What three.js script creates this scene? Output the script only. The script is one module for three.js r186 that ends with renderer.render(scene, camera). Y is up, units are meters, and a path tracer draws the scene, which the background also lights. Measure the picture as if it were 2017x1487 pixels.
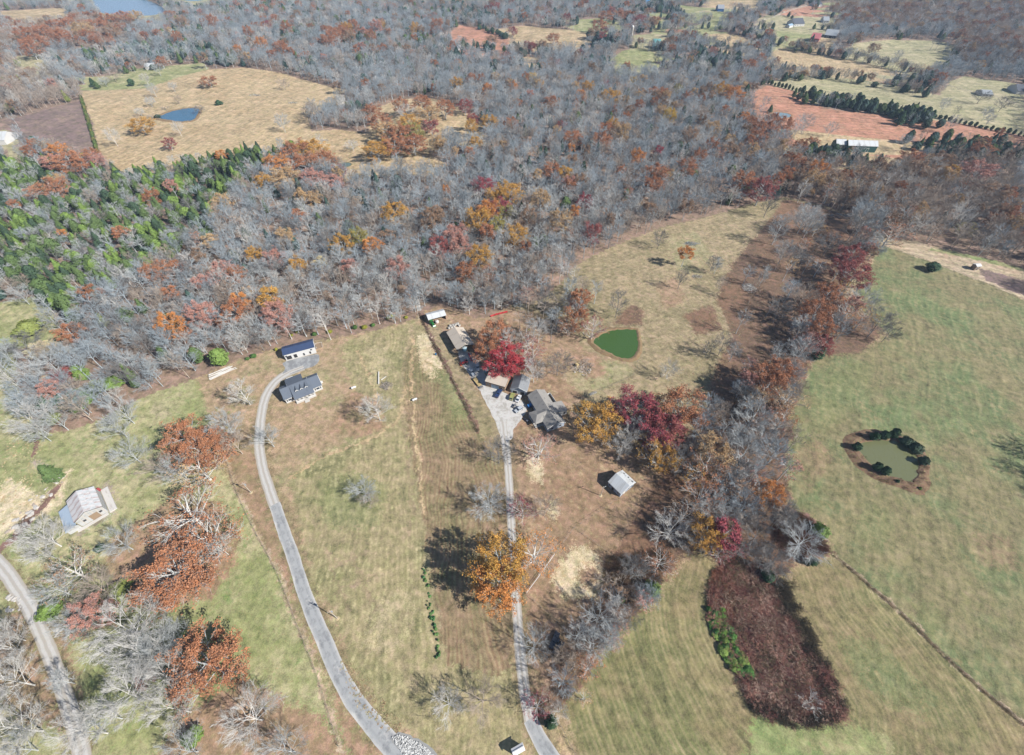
import * as THREE from 'three';
import { mergeGeometries } from 'three/addons/utils/BufferGeometryUtils.js';

// ---------------------------------------------------------------- camera, sky, sun, exposure
const PW = 2017, PH = 1487, FOC = 870, PITCH = 47.9 * Math.PI / 180, CAM_H = 175;
const scene = new THREE.Scene();
const camera = new THREE.PerspectiveCamera(2 * Math.atan(PH / 2 / FOC) * 180 / Math.PI, PW / PH, 1, 30000);
camera.position.set(0, CAM_H, 0);
camera.rotation.set(-PITCH, 0, 0);
camera.updateMatrixWorld();
const renderer = new THREE.WebGLRenderer({ antialias: true });
renderer.setSize(1024, 755);
renderer.toneMapping = THREE.LinearToneMapping;
renderer.toneMappingExposure = 2.1;
renderer.shadowMap.enabled = true;

const SUN = new THREE.Vector3(0.727, 0.602, 0.333).normalize();
function makeSky() {
  const w = 512, h = 256, d = new Float32Array(w * h * 4);
  const hash = (x, y) => { const s = Math.sin(x * 127.1 + y * 311.7) * 43758.5453; return s - Math.floor(s); };
  const vn = (x, y, px) => {
    const xi = Math.floor(x), yi = Math.floor(y), fx = x - xi, fy = y - yi, sx = fx * fx * (3 - 2 * fx), sy = fy * fy * (3 - 2 * fy);
    const a = hash(xi % px, yi), b = hash((xi + 1) % px, yi), c = hash(xi % px, yi + 1), e = hash((xi + 1) % px, yi + 1);
    return a + (b - a) * sx + (c - a) * sy + (a - b - c + e) * sx * sy;
  };
  for (let j = 0; j < h; j++) for (let i = 0; i < w; i++) {
    const el = (j + 0.5) / h * Math.PI - Math.PI / 2, up = Math.max(0, Math.sin(el));
    const k = Math.pow(1 - up, 2.2);
    let r = 0.15 + 0.42 * k, g = 0.28 + 0.4 * k, b = 0.56 + 0.26 * k;
    let n = 0, a = 0.5, f = 16;
    for (let o = 0; o < 4; o++) { n += a * vn(i / w * f, j / h * f * 1.3, f); a *= 0.5; f *= 2; }
    const c = Math.min(1, Math.max(0, (n - 0.52) * 4)) * 0.55;
    r += (0.8 - r) * c; g += (0.82 - g) * c; b += (0.86 - b) * c;
    const o = (j * w + i) * 4;
    d[o] = r; d[o + 1] = g; d[o + 2] = b; d[o + 3] = 1;
  }
  const t = new THREE.DataTexture(d, w, h, THREE.RGBAFormat, THREE.FloatType);
  t.mapping = THREE.EquirectangularReflectionMapping;
  t.minFilter = t.magFilter = THREE.LinearFilter;
  t.needsUpdate = true;
  return t;
}
scene.background = makeSky();
scene.environment = scene.background;
scene.backgroundIntensity = 0.34;
scene.environmentIntensity = 0.34;
const sun = new THREE.DirectionalLight(new THREE.Color(1, 0.96, 0.905), 4.7);
sun.position.copy(SUN).multiplyScalar(900).add(new THREE.Vector3(0, 0, -400));
sun.target.position.set(0, 0, -400);
sun.castShadow = true;
sun.shadow.mapSize.set(4096, 4096);
Object.assign(sun.shadow.camera, { left: -900, right: 900, top: 900, bottom: -900, near: 1, far: 3000 });
sun.shadow.bias = -0.0005;
scene.add(sun, sun.target);
scene.fog = new THREE.FogExp2(new THREE.Color(0.55, 0.74, 1), 0.00009);

// ---------------------------------------------------------------- helpers
let seed = 20231;
function rnd() { seed = (seed + 0x6D2B79F5) | 0; let t = Math.imul(seed ^ (seed >>> 15), 1 | seed); t = (t + Math.imul(t ^ (t >>> 7), 61 | t)) ^ t; return ((t ^ (t >>> 14)) >>> 0) / 4294967296; }
const rr = (a, b) => a + (b - a) * rnd();
const clamp = (v, a, b) => Math.min(b, Math.max(a, v));
const smooth = (a, b, v) => { const t = clamp((v - a) / (b - a), 0, 1); return t * t * (3 - 2 * t); };
const lerp = (a, b, t) => a + (b - a) * t;
const lin = (v) => { v /= 255; return v <= 0.04045 ? v / 12.92 : Math.pow((v + 0.055) / 1.055, 2.4); };
const toS = (v) => 255 * (v <= 0.0031308 ? v * 12.92 : 1.055 * Math.pow(v, 1 / 2.4) - 0.055);
const KEXP = 1.95;                                  // what the daylight and the exposure make of a colour
const albedo = (r, g, b, k = 1) => [lin(r) / KEXP * k, lin(g) / KEXP * k, lin(b) / KEXP * k];
const col = (r, g, b, k = 1) => new THREE.Color().setRGB(...albedo(r, g, b, k).map((v) => Math.min(0.9, v)));
const mats = {};
function mat(r, g, b, rough = 0.9, o = {}) {
  const key = [r, g, b, rough, JSON.stringify(o)].join();
  return mats[key] ??= new THREE.MeshStandardMaterial({ color: col(r, g, b), roughness: rough, side: THREE.DoubleSide, ...o });
}
const used = {};
function numbered(name) { const n = used[name] = (used[name] ?? -1) + 1; return n ? `${name}_${String(n).padStart(3, '0')}` : name; }
function tag(o, label, category, group, kind) {
  if (label) o.userData.label = label;
  if (category) o.userData.category = category;
  if (group) o.userData.group = group;
  if (kind) o.userData.kind = kind;
  return o;
}
function thing(name, label, category, x, y, z, yaw = 0, group) {
  const g = new THREE.Group(); g.name = numbered(name); g.position.set(x, y, z); g.rotation.y = yaw;
  scene.add(g); return tag(g, label, category, group);
}
function part(parent, name, geo, material) {
  const m = new THREE.Mesh(Array.isArray(geo) ? mergeGeometries(geo.map((g) => g.index ? g.toNonIndexed() : g)) : geo, material);
  m.name = name; m.castShadow = m.receiveShadow = true; parent.add(m); return m;
}
function structure(name, geo, material, label) {
  const m = new THREE.Mesh(geo, material); m.name = numbered(name); m.castShadow = m.receiveShadow = true;
  m.userData.kind = 'structure'; if (label) m.userData.label = label; scene.add(m); return m;
}
const box = (w, h, d, x = 0, y = 0, z = 0, ry = 0) => { const g = new THREE.BoxGeometry(w, h, d); if (ry) g.rotateY(ry); return g.translate(x, y, z); };
const cyl = (r0, r1, h, x = 0, y = 0, z = 0, n = 10) => new THREE.CylinderGeometry(r1, r0, h, n).translate(x, y + h / 2, z);
function rod(a, b, r, n = 6, r1 = r) {
  const A = new THREE.Vector3(...a), B = new THREE.Vector3(...b), d = B.clone().sub(A), g = new THREE.CylinderGeometry(r1, r, d.length(), n);
  return g.applyQuaternion(new THREE.Quaternion().setFromUnitVectors(new THREE.Vector3(0, 1, 0), d.clone().normalize())).translate((A.x + B.x) / 2, (A.y + B.y) / 2, (A.z + B.z) / 2);
}
function poly(points, faces) {                     // flat faces of 3 or 4 corners
  const v = [];
  for (const f of faces) { const q = f.map((k) => points[k]); for (let i = 2; i < q.length; i++) v.push(...q[0], ...q[i - 1], ...q[i]); }
  const g = new THREE.BufferGeometry(); g.setAttribute('position', new THREE.Float32BufferAttribute(v, 3));
  g.setAttribute('uv', new THREE.Float32BufferAttribute(new Float32Array(v.length / 3 * 2), 2)); g.computeVertexNormals(); return g;
}
function slab(corners, t) {                        // a sheet of four corners with a thickness t downwards
  const b = corners.map((c) => [c[0], c[1] - t, c[2]]);
  return poly([...corners, ...b], [[0, 1, 2, 3], [7, 6, 5, 4], [0, 4, 5, 1], [1, 5, 6, 2], [2, 6, 7, 3], [3, 7, 4, 0]]);
}
// periodic noise
const NT = 256;
function noiseTile(cells, octaves, gain = 0.5) {
  const t = new Float32Array(NT * NT); let amp = 1, tot = 0;
  for (let o = 0; o < octaves; o++) {
    const n = cells << o, v = new Float32Array(n * n).map(() => rnd());
    for (let j = 0; j < NT; j++) for (let i = 0; i < NT; i++) {
      const x = i / NT * n, y = j / NT * n, xi = x | 0, yi = y | 0, fx = x - xi, fy = y - yi, sx = fx * fx * (3 - 2 * fx), sy = fy * fy * (3 - 2 * fy);
      const a = v[yi * n + xi], b = v[yi * n + (xi + 1) % n], c = v[(yi + 1) % n * n + xi], e = v[(yi + 1) % n * n + (xi + 1) % n];
      t[j * NT + i] += amp * (a + (b - a) * sx + (c - a) * sy + (a - b - c + e) * sx * sy);
    }
    tot += amp; amp *= gain;
  }
  let lo = 9, hi = -9; for (const q of t) { lo = Math.min(lo, q); hi = Math.max(hi, q); }
  for (let i = 0; i < t.length; i++) t[i] = (t[i] - lo) / (hi - lo);
  return t;
}
const NA = noiseTile(8, 5), NB = noiseTile(8, 5, 0.65), NC = noiseTile(16, 4, 0.7);
function sample(t, x, y) {                         // x, y in tiles
  x = (x - Math.floor(x)) * NT; y = (y - Math.floor(y)) * NT;
  const xi = x | 0, yi = y | 0, fx = x - xi, fy = y - yi, x1 = (xi + 1) & 255, y1 = (yi + 1) & 255, X = xi & 255, Y = (yi & 255) * NT, Y1 = y1 * NT;
  const a = t[Y + X], b = t[Y + x1], c = t[Y1 + X], e = t[Y1 + x1];
  return a + (b - a) * fx + (c - a) * fy + (a - b - c + e) * fx * fy;
}
// the lie of the land: level round the farms, low swells beyond
const LEVEL = [];                                  // [x, z, radius] kept level (ponds, far buildings)
function hgt(x, z) {
  const d = Math.hypot(x, z); if (d < 330) return 0;
  let a = smooth(330, 800, d) * 9;
  for (const [lx, lz, r] of LEVEL) a *= smooth(r, r + 60, Math.hypot(x - lx, z - lz));
  return a * (sample(NA, x / 2600 + 0.31, z / 2600 + 0.7) - 0.5) * 2;
}
// survey: where the line of sight through a point of the photograph meets the land (h metres above it)
const SP = Math.sin(PITCH), CP = Math.cos(PITCH);
function at(px, py, h = 0) {
  const X = (px - PW / 2) / FOC, Y = (PH / 2 - py) / FOC;
  const dx = X, dy = Y * CP - SP, dz = -Y * SP - CP;
  let t = 0, g = 0;
  for (let k = 0; k < 5; k++) { t = (CAM_H - h - g) / Math.max(0.02, -dy); g = hgt(dx * t, dz * t); }
  return { x: dx * t, y: g, z: dz * t };
}
function seen(x, y, z) {                           // the inverse: photograph point of a place
  const yy = y - CAM_H, d = -z * CP - yy * SP, u = yy * CP - z * SP;
  return { px: PW / 2 + x / d * FOC, py: PH / 2 - u / d * FOC, d };
}
function inside(p, x, y) {
  let c = false;
  for (let i = 0, j = p.length - 1; i < p.length; j = i++) if ((p[i][1] > y) !== (p[j][1] > y) && x < (p[j][0] - p[i][0]) * (y - p[i][1]) / (p[j][1] - p[i][1]) + p[i][0]) c = !c;
  return c;
}

// ---------------------------------------------------------------- ground: what grows or lies where
// class numbers: 0 woodland floor, 1 tan hay, 2 green pasture, 3 leafy lawn, 4 striped hay meadow, 5 maize-stubble rows, 6 big green-brown field,
// 7 rough clearing, 8 grove floor with dead leaves, 9 bramble ground, 10 red grass field, 11 pale dirt, 12 sand, 13 leaf litter, 14 burnt stubble, 15 yard, 16 bright grass, 17 pale pasture, 18 lower field, 19 worn track, 20 rock
const AREAS = [
  // far fields
  [1, [[158, 180], [285, 174], [345, 154], [400, 138], [480, 133], [560, 145], [640, 168], [690, 178], [650, 190], [600, 200], [603, 235], [612, 258], [660, 255], [722, 262], [735, 215], [790, 195], [850, 193], [900, 212], [962, 252], [930, 262], [860, 240], [840, 300], [880, 325], [850, 350], [780, 340], [730, 352], [690, 356], [668, 340], [690, 318], [640, 302], [605, 280], [560, 262], [470, 275], [420, 285], [300, 302], [250, 312], [195, 302], [180, 240]]],
  [14, [[0, 238], [60, 225], [150, 200], [160, 197], [188, 298], [140, 290], [60, 262], [0, 272]]],
  [2, [[140, 152], [210, 150], [262, 136], [330, 130], [400, 124], [412, 136], [345, 154], [285, 174], [190, 178], [155, 178], [170, 165]]],
  [17, [[30, 112], [80, 105], [90, 120], [40, 135]]],
  [19, [[95, 106], [170, 92], [250, 72], [252, 76], [172, 97], [98, 111]]],
  [1, [[0, 22], [110, 16], [148, 18], [112, 31], [30, 35], [0, 30]]],
  [17, [[0, 255], [20, 258], [40, 280], [0, 300]]],
  [10, [[880, 68], [905, 50], [940, 54], [1002, 74], [1003, 96], [962, 92], [930, 90]]],
  [1, [[965, 60], [1030, 50], [1100, 56], [1180, 68], [1150, 76], [1060, 78], [1010, 72]]],
  [1, [[1010, 112], [1060, 112], [1075, 118], [1040, 122]]],
  [2, [[1198, 118], [1225, 100], [1262, 96], [1300, 108], [1342, 118], [1270, 124], [1220, 128]]],
  [2, [[1110, 40], [1180, 36], [1240, 42], [1230, 48], [1140, 50]]],
  [2, [[1265, 24], [1310, 26], [1330, 32], [1290, 36]]],
  [17, [[1240, 70], [1290, 66], [1320, 68], [1300, 92], [1250, 88]]],
  [10, [[1310, 60], [1350, 52], [1362, 56], [1330, 64]]],
  [2, [[1330, 8], [1400, 16], [1470, 20], [1420, 26], [1350, 20]]],
  [1, [[1390, 68], [1440, 66], [1520, 84], [1500, 90], [1430, 84]]],
  [2, [[1316, 56], [1390, 46], [1440, 50], [1400, 62]]],
  [1, [[1380, 0], [1500, 0], [1490, 10], [1400, 8]]],
  [10, [[1540, 20], [1600, 10], [1640, 12], [1600, 18], [1590, 30], [1535, 30]]],
  [2, [[1585, 8], [1640, 4], [1720, 6], [1660, 12]]],
  [17, [[1490, 38], [1510, 30], [1570, 32], [1650, 36], [1640, 55], [1570, 58], [1500, 48]]],
  [2, [[1525, 60], [1560, 62], [1600, 68], [1600, 82], [1560, 82], [1530, 72]]],
  [1, [[1600, 72], [1650, 72], [1640, 90], [1600, 94]]],
  [17, [[1655, 98], [1690, 84], [1760, 78], [1850, 80], [1880, 90], [1878, 106], [1840, 122], [1815, 136], [1760, 130], [1700, 112]]],
  [1, [[1505, 106], [1540, 92], [1575, 98], [1640, 112], [1720, 128], [1800, 152], [1760, 150], [1660, 136], [1560, 118]]],
  [17, [[1512, 164], [1555, 148], [1620, 150], [1700, 158], [1760, 168], [1850, 188], [1870, 160], [1900, 150], [2017, 168], [2017, 268], [1900, 244], [1810, 232], [1790, 210], [1700, 190], [1600, 180]]],
  [10, [[1478, 186], [1510, 168], [1560, 178], [1600, 190], [1590, 205], [1640, 216], [1730, 226], [1800, 232], [1900, 244], [2017, 268], [2017, 292], [1930, 284], [1850, 274], [1800, 280], [1690, 270], [1570, 258], [1540, 240], [1510, 214]]],
  [1, [[1552, 254], [1690, 270], [1800, 280], [1850, 282], [1790, 305], [1700, 305], [1620, 292], [1575, 285], [1558, 270]]],
  [2, [[1290, 40], [1320, 44], [1310, 52], [1280, 50]]],
  // the open land in front
  [3, [[0, 690], [25, 690], [35, 770], [80, 850], [130, 850], [190, 830], [262, 790], [300, 775], [400, 742], [480, 705], [560, 680], [650, 666], [740, 650], [810, 630], [835, 612], [870, 600], [935, 628], [965, 622], [1000, 603], [1060, 592], [1100, 562], [1135, 520], [1200, 488], [1300, 448], [1400, 425], [1490, 398], [1545, 388], [1620, 405], [1700, 430], [1745, 470], [1800, 475], [2017, 530], [2700, 740], [2900, 1700], [2017, 1560], [1000, 1540], [0, 1540], [-180, 1500], [-60, 690]]],
  [2, [[-20, 598], [90, 580], [115, 640], [150, 690], [100, 700], [60, 684], [-20, 690]]],
  [2, [[-60, 690], [25, 690], [35, 770], [80, 850], [130, 850], [190, 830], [262, 790], [300, 775], [385, 745], [405, 800], [425, 870], [440, 900], [465, 970], [520, 1070], [560, 1150], [600, 1260], [640, 1340], [690, 1500], [-180, 1500]]],
  [3, [[385, 745], [480, 705], [560, 680], [650, 666], [670, 680], [690, 760], [745, 850], [690, 875], [560, 930], [530, 940], [520, 870], [500, 840], [405, 800]]],
  [4, [[668, 680], [720, 655], [810, 634], [830, 640], [860, 690], [905, 780], [950, 862], [1000, 880], [1008, 1060], [1018, 1300], [1030, 1500], [850, 1500], [780, 1420], [700, 1330], [660, 1230], [600, 1090], [562, 940], [640, 890], [700, 868], [750, 830], [690, 760]]],
  [5, [[800, 690], [850, 680], [905, 780], [950, 862], [1000, 880], [1008, 1060], [1018, 1290], [990, 1330], [880, 1310], [855, 1200], [835, 1050], [810, 900], [790, 780]]],
  [15, [[870, 600], [935, 628], [965, 622], [1000, 603], [1060, 592], [1100, 600], [1120, 650], [1180, 700], [1250, 735], [1160, 785], [1110, 800], [1180, 860], [1330, 900], [1300, 930], [1250, 1010], [1210, 1080], [1240, 1190], [1150, 1300], [1100, 1400], [1060, 1430], [1035, 1290], [1012, 1000], [1005, 870], [960, 800], [900, 720], [850, 640], [835, 612]]],
  [7, [[835, 618], [860, 640], [905, 720], [950, 790], [985, 850], [960, 860], [905, 780], [860, 690]]],
  [7, [[1000, 603], [1060, 592], [1100, 562], [1135, 520], [1200, 488], [1300, 448], [1400, 425], [1490, 398], [1545, 388], [1620, 405], [1700, 430], [1735, 480], [1680, 520], [1640, 560], [1560, 640], [1480, 720], [1420, 780], [1340, 850], [1200, 800], [1160, 785], [1255, 735], [1240, 715], [1150, 690], [1120, 640]]],
  [21, [[1150, 700], [1240, 720], [1250, 735], [1160, 785], [1100, 745]]],
  [8, [[1545, 392], [1620, 407], [1700, 432], [1735, 480], [1690, 530], [1600, 640], [1560, 740], [1540, 840], [1430, 880], [1390, 830], [1395, 760], [1440, 660], [1410, 590], [1440, 520], [1500, 450]]],
  [8, [[1735, 490], [1690, 530], [1650, 590], [1700, 620], [1745, 650], [1690, 695], [1640, 700], [1600, 705], [1560, 800], [1545, 900], [1555, 1010], [1600, 1030], [1645, 1090], [1560, 1112], [1540, 1140], [1400, 1100], [1340, 1095], [1290, 1180], [1230, 1190], [1200, 1100], [1250, 1010], [1300, 930], [1330, 880], [1400, 800], [1480, 720], [1560, 640], [1640, 560]]],
  [8, [[1180, 1180], [1290, 1180], [1220, 1240], [1130, 1360], [1095, 1400], [1060, 1400], [1085, 1300]]],
  [6, [[1745, 482], [1800, 490], [1900, 535], [2017, 592], [2700, 800], [2900, 1700], [2017, 1432], [1850, 1280], [1645, 1092], [1620, 1030], [1560, 1008], [1545, 930], [1562, 800], [1605, 703], [1690, 695], [1748, 660], [1700, 615], [1688, 560], [1720, 510]]],
  [11, [[1742, 470], [1800, 474], [1900, 505], [2017, 532], [2100, 552], [2100, 630], [2017, 590], [1930, 553], [1830, 515], [1740, 484]]],
  [14, [[1925, 528], [2017, 552], [2100, 575], [2100, 610], [2017, 584], [1940, 552]]],
  [16, [[1830, 488], [1900, 500], [2017, 528], [2017, 534], [1900, 507], [1830, 493]]],
  [18, [[1400, 1092], [1380, 1080], [1342, 1108], [1295, 1180], [1222, 1235], [1100, 1400], [1120, 1440], [1160, 1540], [1472, 1540], [1480, 1400], [1440, 1320], [1400, 1230], [1394, 1170], [1408, 1120]]],
  [18, [[1545, 1160], [1560, 1118], [1645, 1096], [1850, 1285], [2017, 1436], [2100, 1540], [1472, 1540], [1480, 1405], [1560, 1428], [1665, 1420], [1620, 1310], [1560, 1220]]],
  [16, [[1478, 1404], [1560, 1430], [1668, 1424], [1760, 1460], [1760, 1540], [1472, 1540]]],
  [9, [[1412, 1105], [1470, 1105], [1525, 1130], [1532, 1160], [1546, 1205], [1587, 1265], [1627, 1322], [1668, 1392], [1668, 1420], [1590, 1424], [1508, 1417], [1472, 1375], [1434, 1311], [1402, 1244], [1393, 1187], [1403, 1150]]],
  [9, [[1525, 1010], [1560, 1003], [1595, 1015], [1625, 1060], [1640, 1090], [1560, 1105], [1520, 1070]]],
  // leaf litter under the big trees, bare sand, worn places
  [13, [[215, 1060], [330, 985], [430, 985], [470, 1060], [460, 1120], [410, 1180], [300, 1200], [240, 1180], [200, 1110]]],
  [13, [[60, 1180], [130, 1240], [150, 1340], [110, 1430], [40, 1420], [-40, 1330], [0, 1220]]],
  [13, [[380, 1390], [480, 1340], [560, 1380], [640, 1420], [680, 1500], [300, 1500], [330, 1440]]],
  [13, [[690, 1500], [650, 1360], [690, 1380], [780, 1470], [790, 1500]]],
  [13, [[420, 900], [510, 880], [520, 960], [560, 1080], [590, 1200], [560, 1160], [520, 1070], [460, 960]]],
  [12, [[1085, 1150], [1115, 1085], [1150, 1072], [1180, 1100], [1190, 1140], [1170, 1175], [1120, 1180]]],
  [15, [[1135, 1125], [1165, 1108], [1180, 1130], [1165, 1155], [1140, 1155]]],
  [12, [[1078, 990], [1092, 980], [1098, 1010], [1085, 1030]]],
  [12, [[1030, 890], [1060, 905], [1070, 960], [1045, 940]]],
  [1, [[660, 1290], [690, 1310], [740, 1400], [800, 1460], [780, 1470], [710, 1390]]],
  [1, [[1090, 1440], [1130, 1500], [1110, 1500]]],
  [17, [[300, 790], [325, 785], [335, 815], [310, 830], [285, 815]]],
  [12, [[10, 940], [80, 975], [110, 960], [120, 930], [140, 920], [120, 990], [60, 1030], [0, 1060], [-40, 1040]]],
  [20, [[150, 1060], [200, 1030], [232, 1010], [218, 955], [205, 945], [195, 965], [215, 1005], [170, 1035], [140, 1050]]],
];
AREAS.push(
  [21, [[1310, 470], [1365, 455], [1400, 500], [1385, 545], [1330, 530]]], [8, [[1345, 620], [1400, 600], [1420, 650], [1370, 660]]], [8, [[1200, 640], [1240, 600], [1270, 610], [1262, 640]]], [15, [[1290, 560], [1330, 545], [1350, 590], [1310, 610]]], [13, [[1120, 690], [1180, 705], [1200, 740], [1150, 745]]],
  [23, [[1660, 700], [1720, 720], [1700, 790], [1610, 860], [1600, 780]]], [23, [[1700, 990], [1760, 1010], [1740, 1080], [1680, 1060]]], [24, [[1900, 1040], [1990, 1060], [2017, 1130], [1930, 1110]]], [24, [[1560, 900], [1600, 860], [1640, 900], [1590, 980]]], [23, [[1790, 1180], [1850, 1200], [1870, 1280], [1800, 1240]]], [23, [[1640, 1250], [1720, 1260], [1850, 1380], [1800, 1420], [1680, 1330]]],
  [13, [[690, 770], [745, 790], [760, 840], [700, 862], [640, 850]]], [12, [[820, 660], [850, 660], [870, 720], [850, 750], [825, 710]]], [25, [[850, 720], [890, 740], [930, 830], [890, 820]]], [26, [[720, 690], [760, 680], [770, 730], [735, 760]]], [26, [[740, 1180], [800, 1160], [830, 1210], [770, 1290], [700, 1270]]], [25, [[620, 950], [700, 930], [760, 960], [740, 1040], [640, 1040]]],
  [22, [[150, -30], [172, -8], [186, 8], [196, 24], [250, 30], [300, 30], [330, 22], [310, 8], [270, -8], [250, -30]]], [22, [[340, -16], [352, -4], [380, 2], [402, 0], [420, -8], [380, -20]]],
  [22, [[312, 231], [330, 222], [352, 216], [375, 213], [392, 215], [388, 226], [380, 236], [360, 239], [335, 237]]], [22, [[1524, 222], [1542, 222], [1558, 227], [1550, 232], [1530, 233]]]);
const TRACKS = [                                  // thin worn lines: class, half width in metres, course
  [24, 3.6, [[566, 735], [524, 780], [512, 850], [517, 920], [541, 995], [575, 1090], [612, 1200], [668, 1330], [748, 1442], [790, 1490]]], [24, 2.9, [[994, 862], [1003, 950], [1010, 1080], [1019, 1210], [1028, 1320], [1045, 1420], [1086, 1492]]], [24, 3.2, [[-30, 1085], [35, 1160], [82, 1250], [125, 1360], [162, 1490]]],
  [11, 0.7, [[443, 895], [465, 965], [500, 1040], [545, 1125], [590, 1240], [625, 1330], [675, 1487]]],
  [11, 0.6, [[1645, 1095], [1700, 1142], [1790, 1222], [1880, 1310], [2017, 1428]]],
  [9, 0.9, [[826, 617], [850, 668], [880, 725], [910, 785], [942, 852]]],
  [7, 0.9, [[812, 640], [795, 720], [790, 800], [800, 900], [812, 1000], [800, 1060]]],
  [7, 0.7, [[655, 1170], [740, 1130]]], [7, 0.7, [[648, 1120], [720, 1088]]], [7, 0.6, [[690, 1090], [735, 1200]]], [7, 0.6, [[640, 1080], [690, 1210]]],
  [20, 0.9, [[62, 905], [75, 915], [95, 930]]],
  [9, 1.6, [[-10, 1085], [30, 1055], [60, 1015], [95, 985], [112, 955]]],
  [9, 0.7, [[70, 860], [62, 900]]],
  [16, 1.0, [[208, 945], [222, 928], [236, 908]]],
  [19, 2.2, [[1470, 60], [1500, 40], [1540, 26], [1590, 10]]], [19, 2.5, [[0, 120], [20, 130], [40, 142]]],
  [20, 1.2, [[1830, 158], [1880, 172], [1960, 190], [2017, 210]]],
  [1, 0.8, [[565, 945], [640, 898], [715, 872], [780, 830], [800, 760]]], [4, 0.7, [[600, 985], [680, 930], [760, 905], [805, 870]]], [1, 0.7, [[812, 660], [808, 760], [822, 900], [835, 1010]]], [1, 0.6, [[700, 690], [735, 760], [750, 830]]],
  [7, 0.5, [[1170, 690], [1225, 712], [1252, 735], [1200, 762], [1165, 782]]],
];
const Wp = (list) => list.map(([x, y]) => { const p = at(x, y); return [p.x, p.z]; });
// water and far buildings keep the land level
for (const [px, py, r] of [[355, 225, 60], [290, 10, 330], [380, 0, 200], [1540, 227, 40], [690, 322, 30], [1685, 285, 70], [1615, 70, 70], [1575, 45, 60], [1285, 90, 60]]) { const p = at(px, py); LEVEL.push([p.x, p.z, r]); }
const areasW = AREAS.map(([c, p]) => [c, Wp(p)]), tracksW = TRACKS.map(([c, w, p]) => [c, w, Wp(p)]);

// colours as daylight shows them: two mixed in large patches, a third in small ones, stripes (direction, spacing, strength, colour)
const LOOK = [
  { a: [158, 134, 116], b: [176, 148, 126], c: [130, 114, 100], leaf: 0.2 },
  { a: [214, 190, 148], b: [200, 174, 132], c: [226, 208, 172], st: [0.35, 5, 0.42, [184, 154, 114]] },
  { a: [164, 168, 112], b: [198, 190, 144], c: [136, 158, 96], leaf: 0.1 },
  { a: [190, 164, 130], b: [180, 166, 126], c: [152, 152, 106], leaf: 0.12 },
  { a: [186, 172, 130], b: [156, 154, 106], c: [214, 198, 156], st: [-0.16, 2.0, 0.42, [138, 132, 88]] },
  { a: [172, 150, 116], b: [150, 146, 100], c: [186, 168, 132], st: [-0.1, 1.7, 0.6, [136, 104, 80]] },
  { a: [146, 138, 98], b: [120, 138, 88], c: [166, 144, 110], st: [0.5, 3.2, 0.26, [172, 160, 120]] },
  { a: [182, 164, 128], b: [160, 148, 110], c: [200, 180, 146], leaf: 0.08, st: [1.1, 3.5, 0.2, [146, 126, 96]] },
  { a: [130, 104, 84], b: [150, 116, 90], c: [108, 92, 74], leaf: 0.25 },
  { a: [142, 110, 98], b: [156, 122, 104], c: [118, 106, 82], leaf: 0.2 },
  { a: [208, 150, 120], b: [196, 142, 114], c: [214, 178, 148], st: [-1.3, 6, 0.15, [180, 134, 110]] },
  { a: [212, 192, 160], b: [200, 176, 142], c: [226, 210, 180], st: [-1.15, 7, 0.4, [160, 136, 112]] },
  { a: [236, 220, 182], b: [228, 208, 168], c: [196, 162, 126], leaf: 0.16 },
  { a: [184, 152, 122], b: [172, 148, 114], c: [164, 154, 112], leaf: 0.18 },
  { a: [142, 120, 112], b: [160, 136, 122], c: [178, 154, 130] },
  { a: [182, 154, 124], b: [168, 138, 108], c: [196, 174, 140], leaf: 0.22 },
  { a: [150, 164, 104], b: [174, 168, 120], c: [130, 152, 92], leaf: 0.08 },
  { a: [194, 184, 144], b: [178, 174, 128], c: [208, 190, 152], st: [-1.3, 7, 0.16, [164, 152, 114]] },
  { a: [150, 136, 96], b: [130, 134, 84], c: [166, 146, 108], st: [0.62, 1.7, 0.5, [178, 162, 122]] },
  { a: [206, 196, 176], b: [192, 178, 156], c: [220, 212, 196] },
  { a: [190, 178, 156], b: [174, 162, 138], c: [216, 212, 204], leaf: 0.15 },
  { a: [176, 168, 126], b: [190, 168, 132], c: [158, 160, 110], leaf: 0.15 },
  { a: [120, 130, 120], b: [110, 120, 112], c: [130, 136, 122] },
  { a: [142, 144, 96], b: [126, 140, 90], c: [154, 146, 108], st: [0.5, 3.2, 0.2, [170, 160, 120]] },
  { a: [158, 138, 104], b: [142, 134, 94], c: [170, 146, 114], st: [0.5, 3.2, 0.2, [174, 158, 120]] },
  { a: [160, 160, 112], b: [148, 152, 100], c: [184, 176, 132], st: [-0.16, 2.0, 0.3, [138, 138, 90]] },
  { a: [204, 190, 148], b: [186, 172, 130], c: [216, 200, 160], st: [-0.16, 2.0, 0.3, [160, 148, 106]] },
].map((l) => ({ ...l, a: albedo(...l.a), b: albedo(...l.b), c: albedo(...l.c), s: l.st && albedo(...l.st[3]) }));

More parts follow.
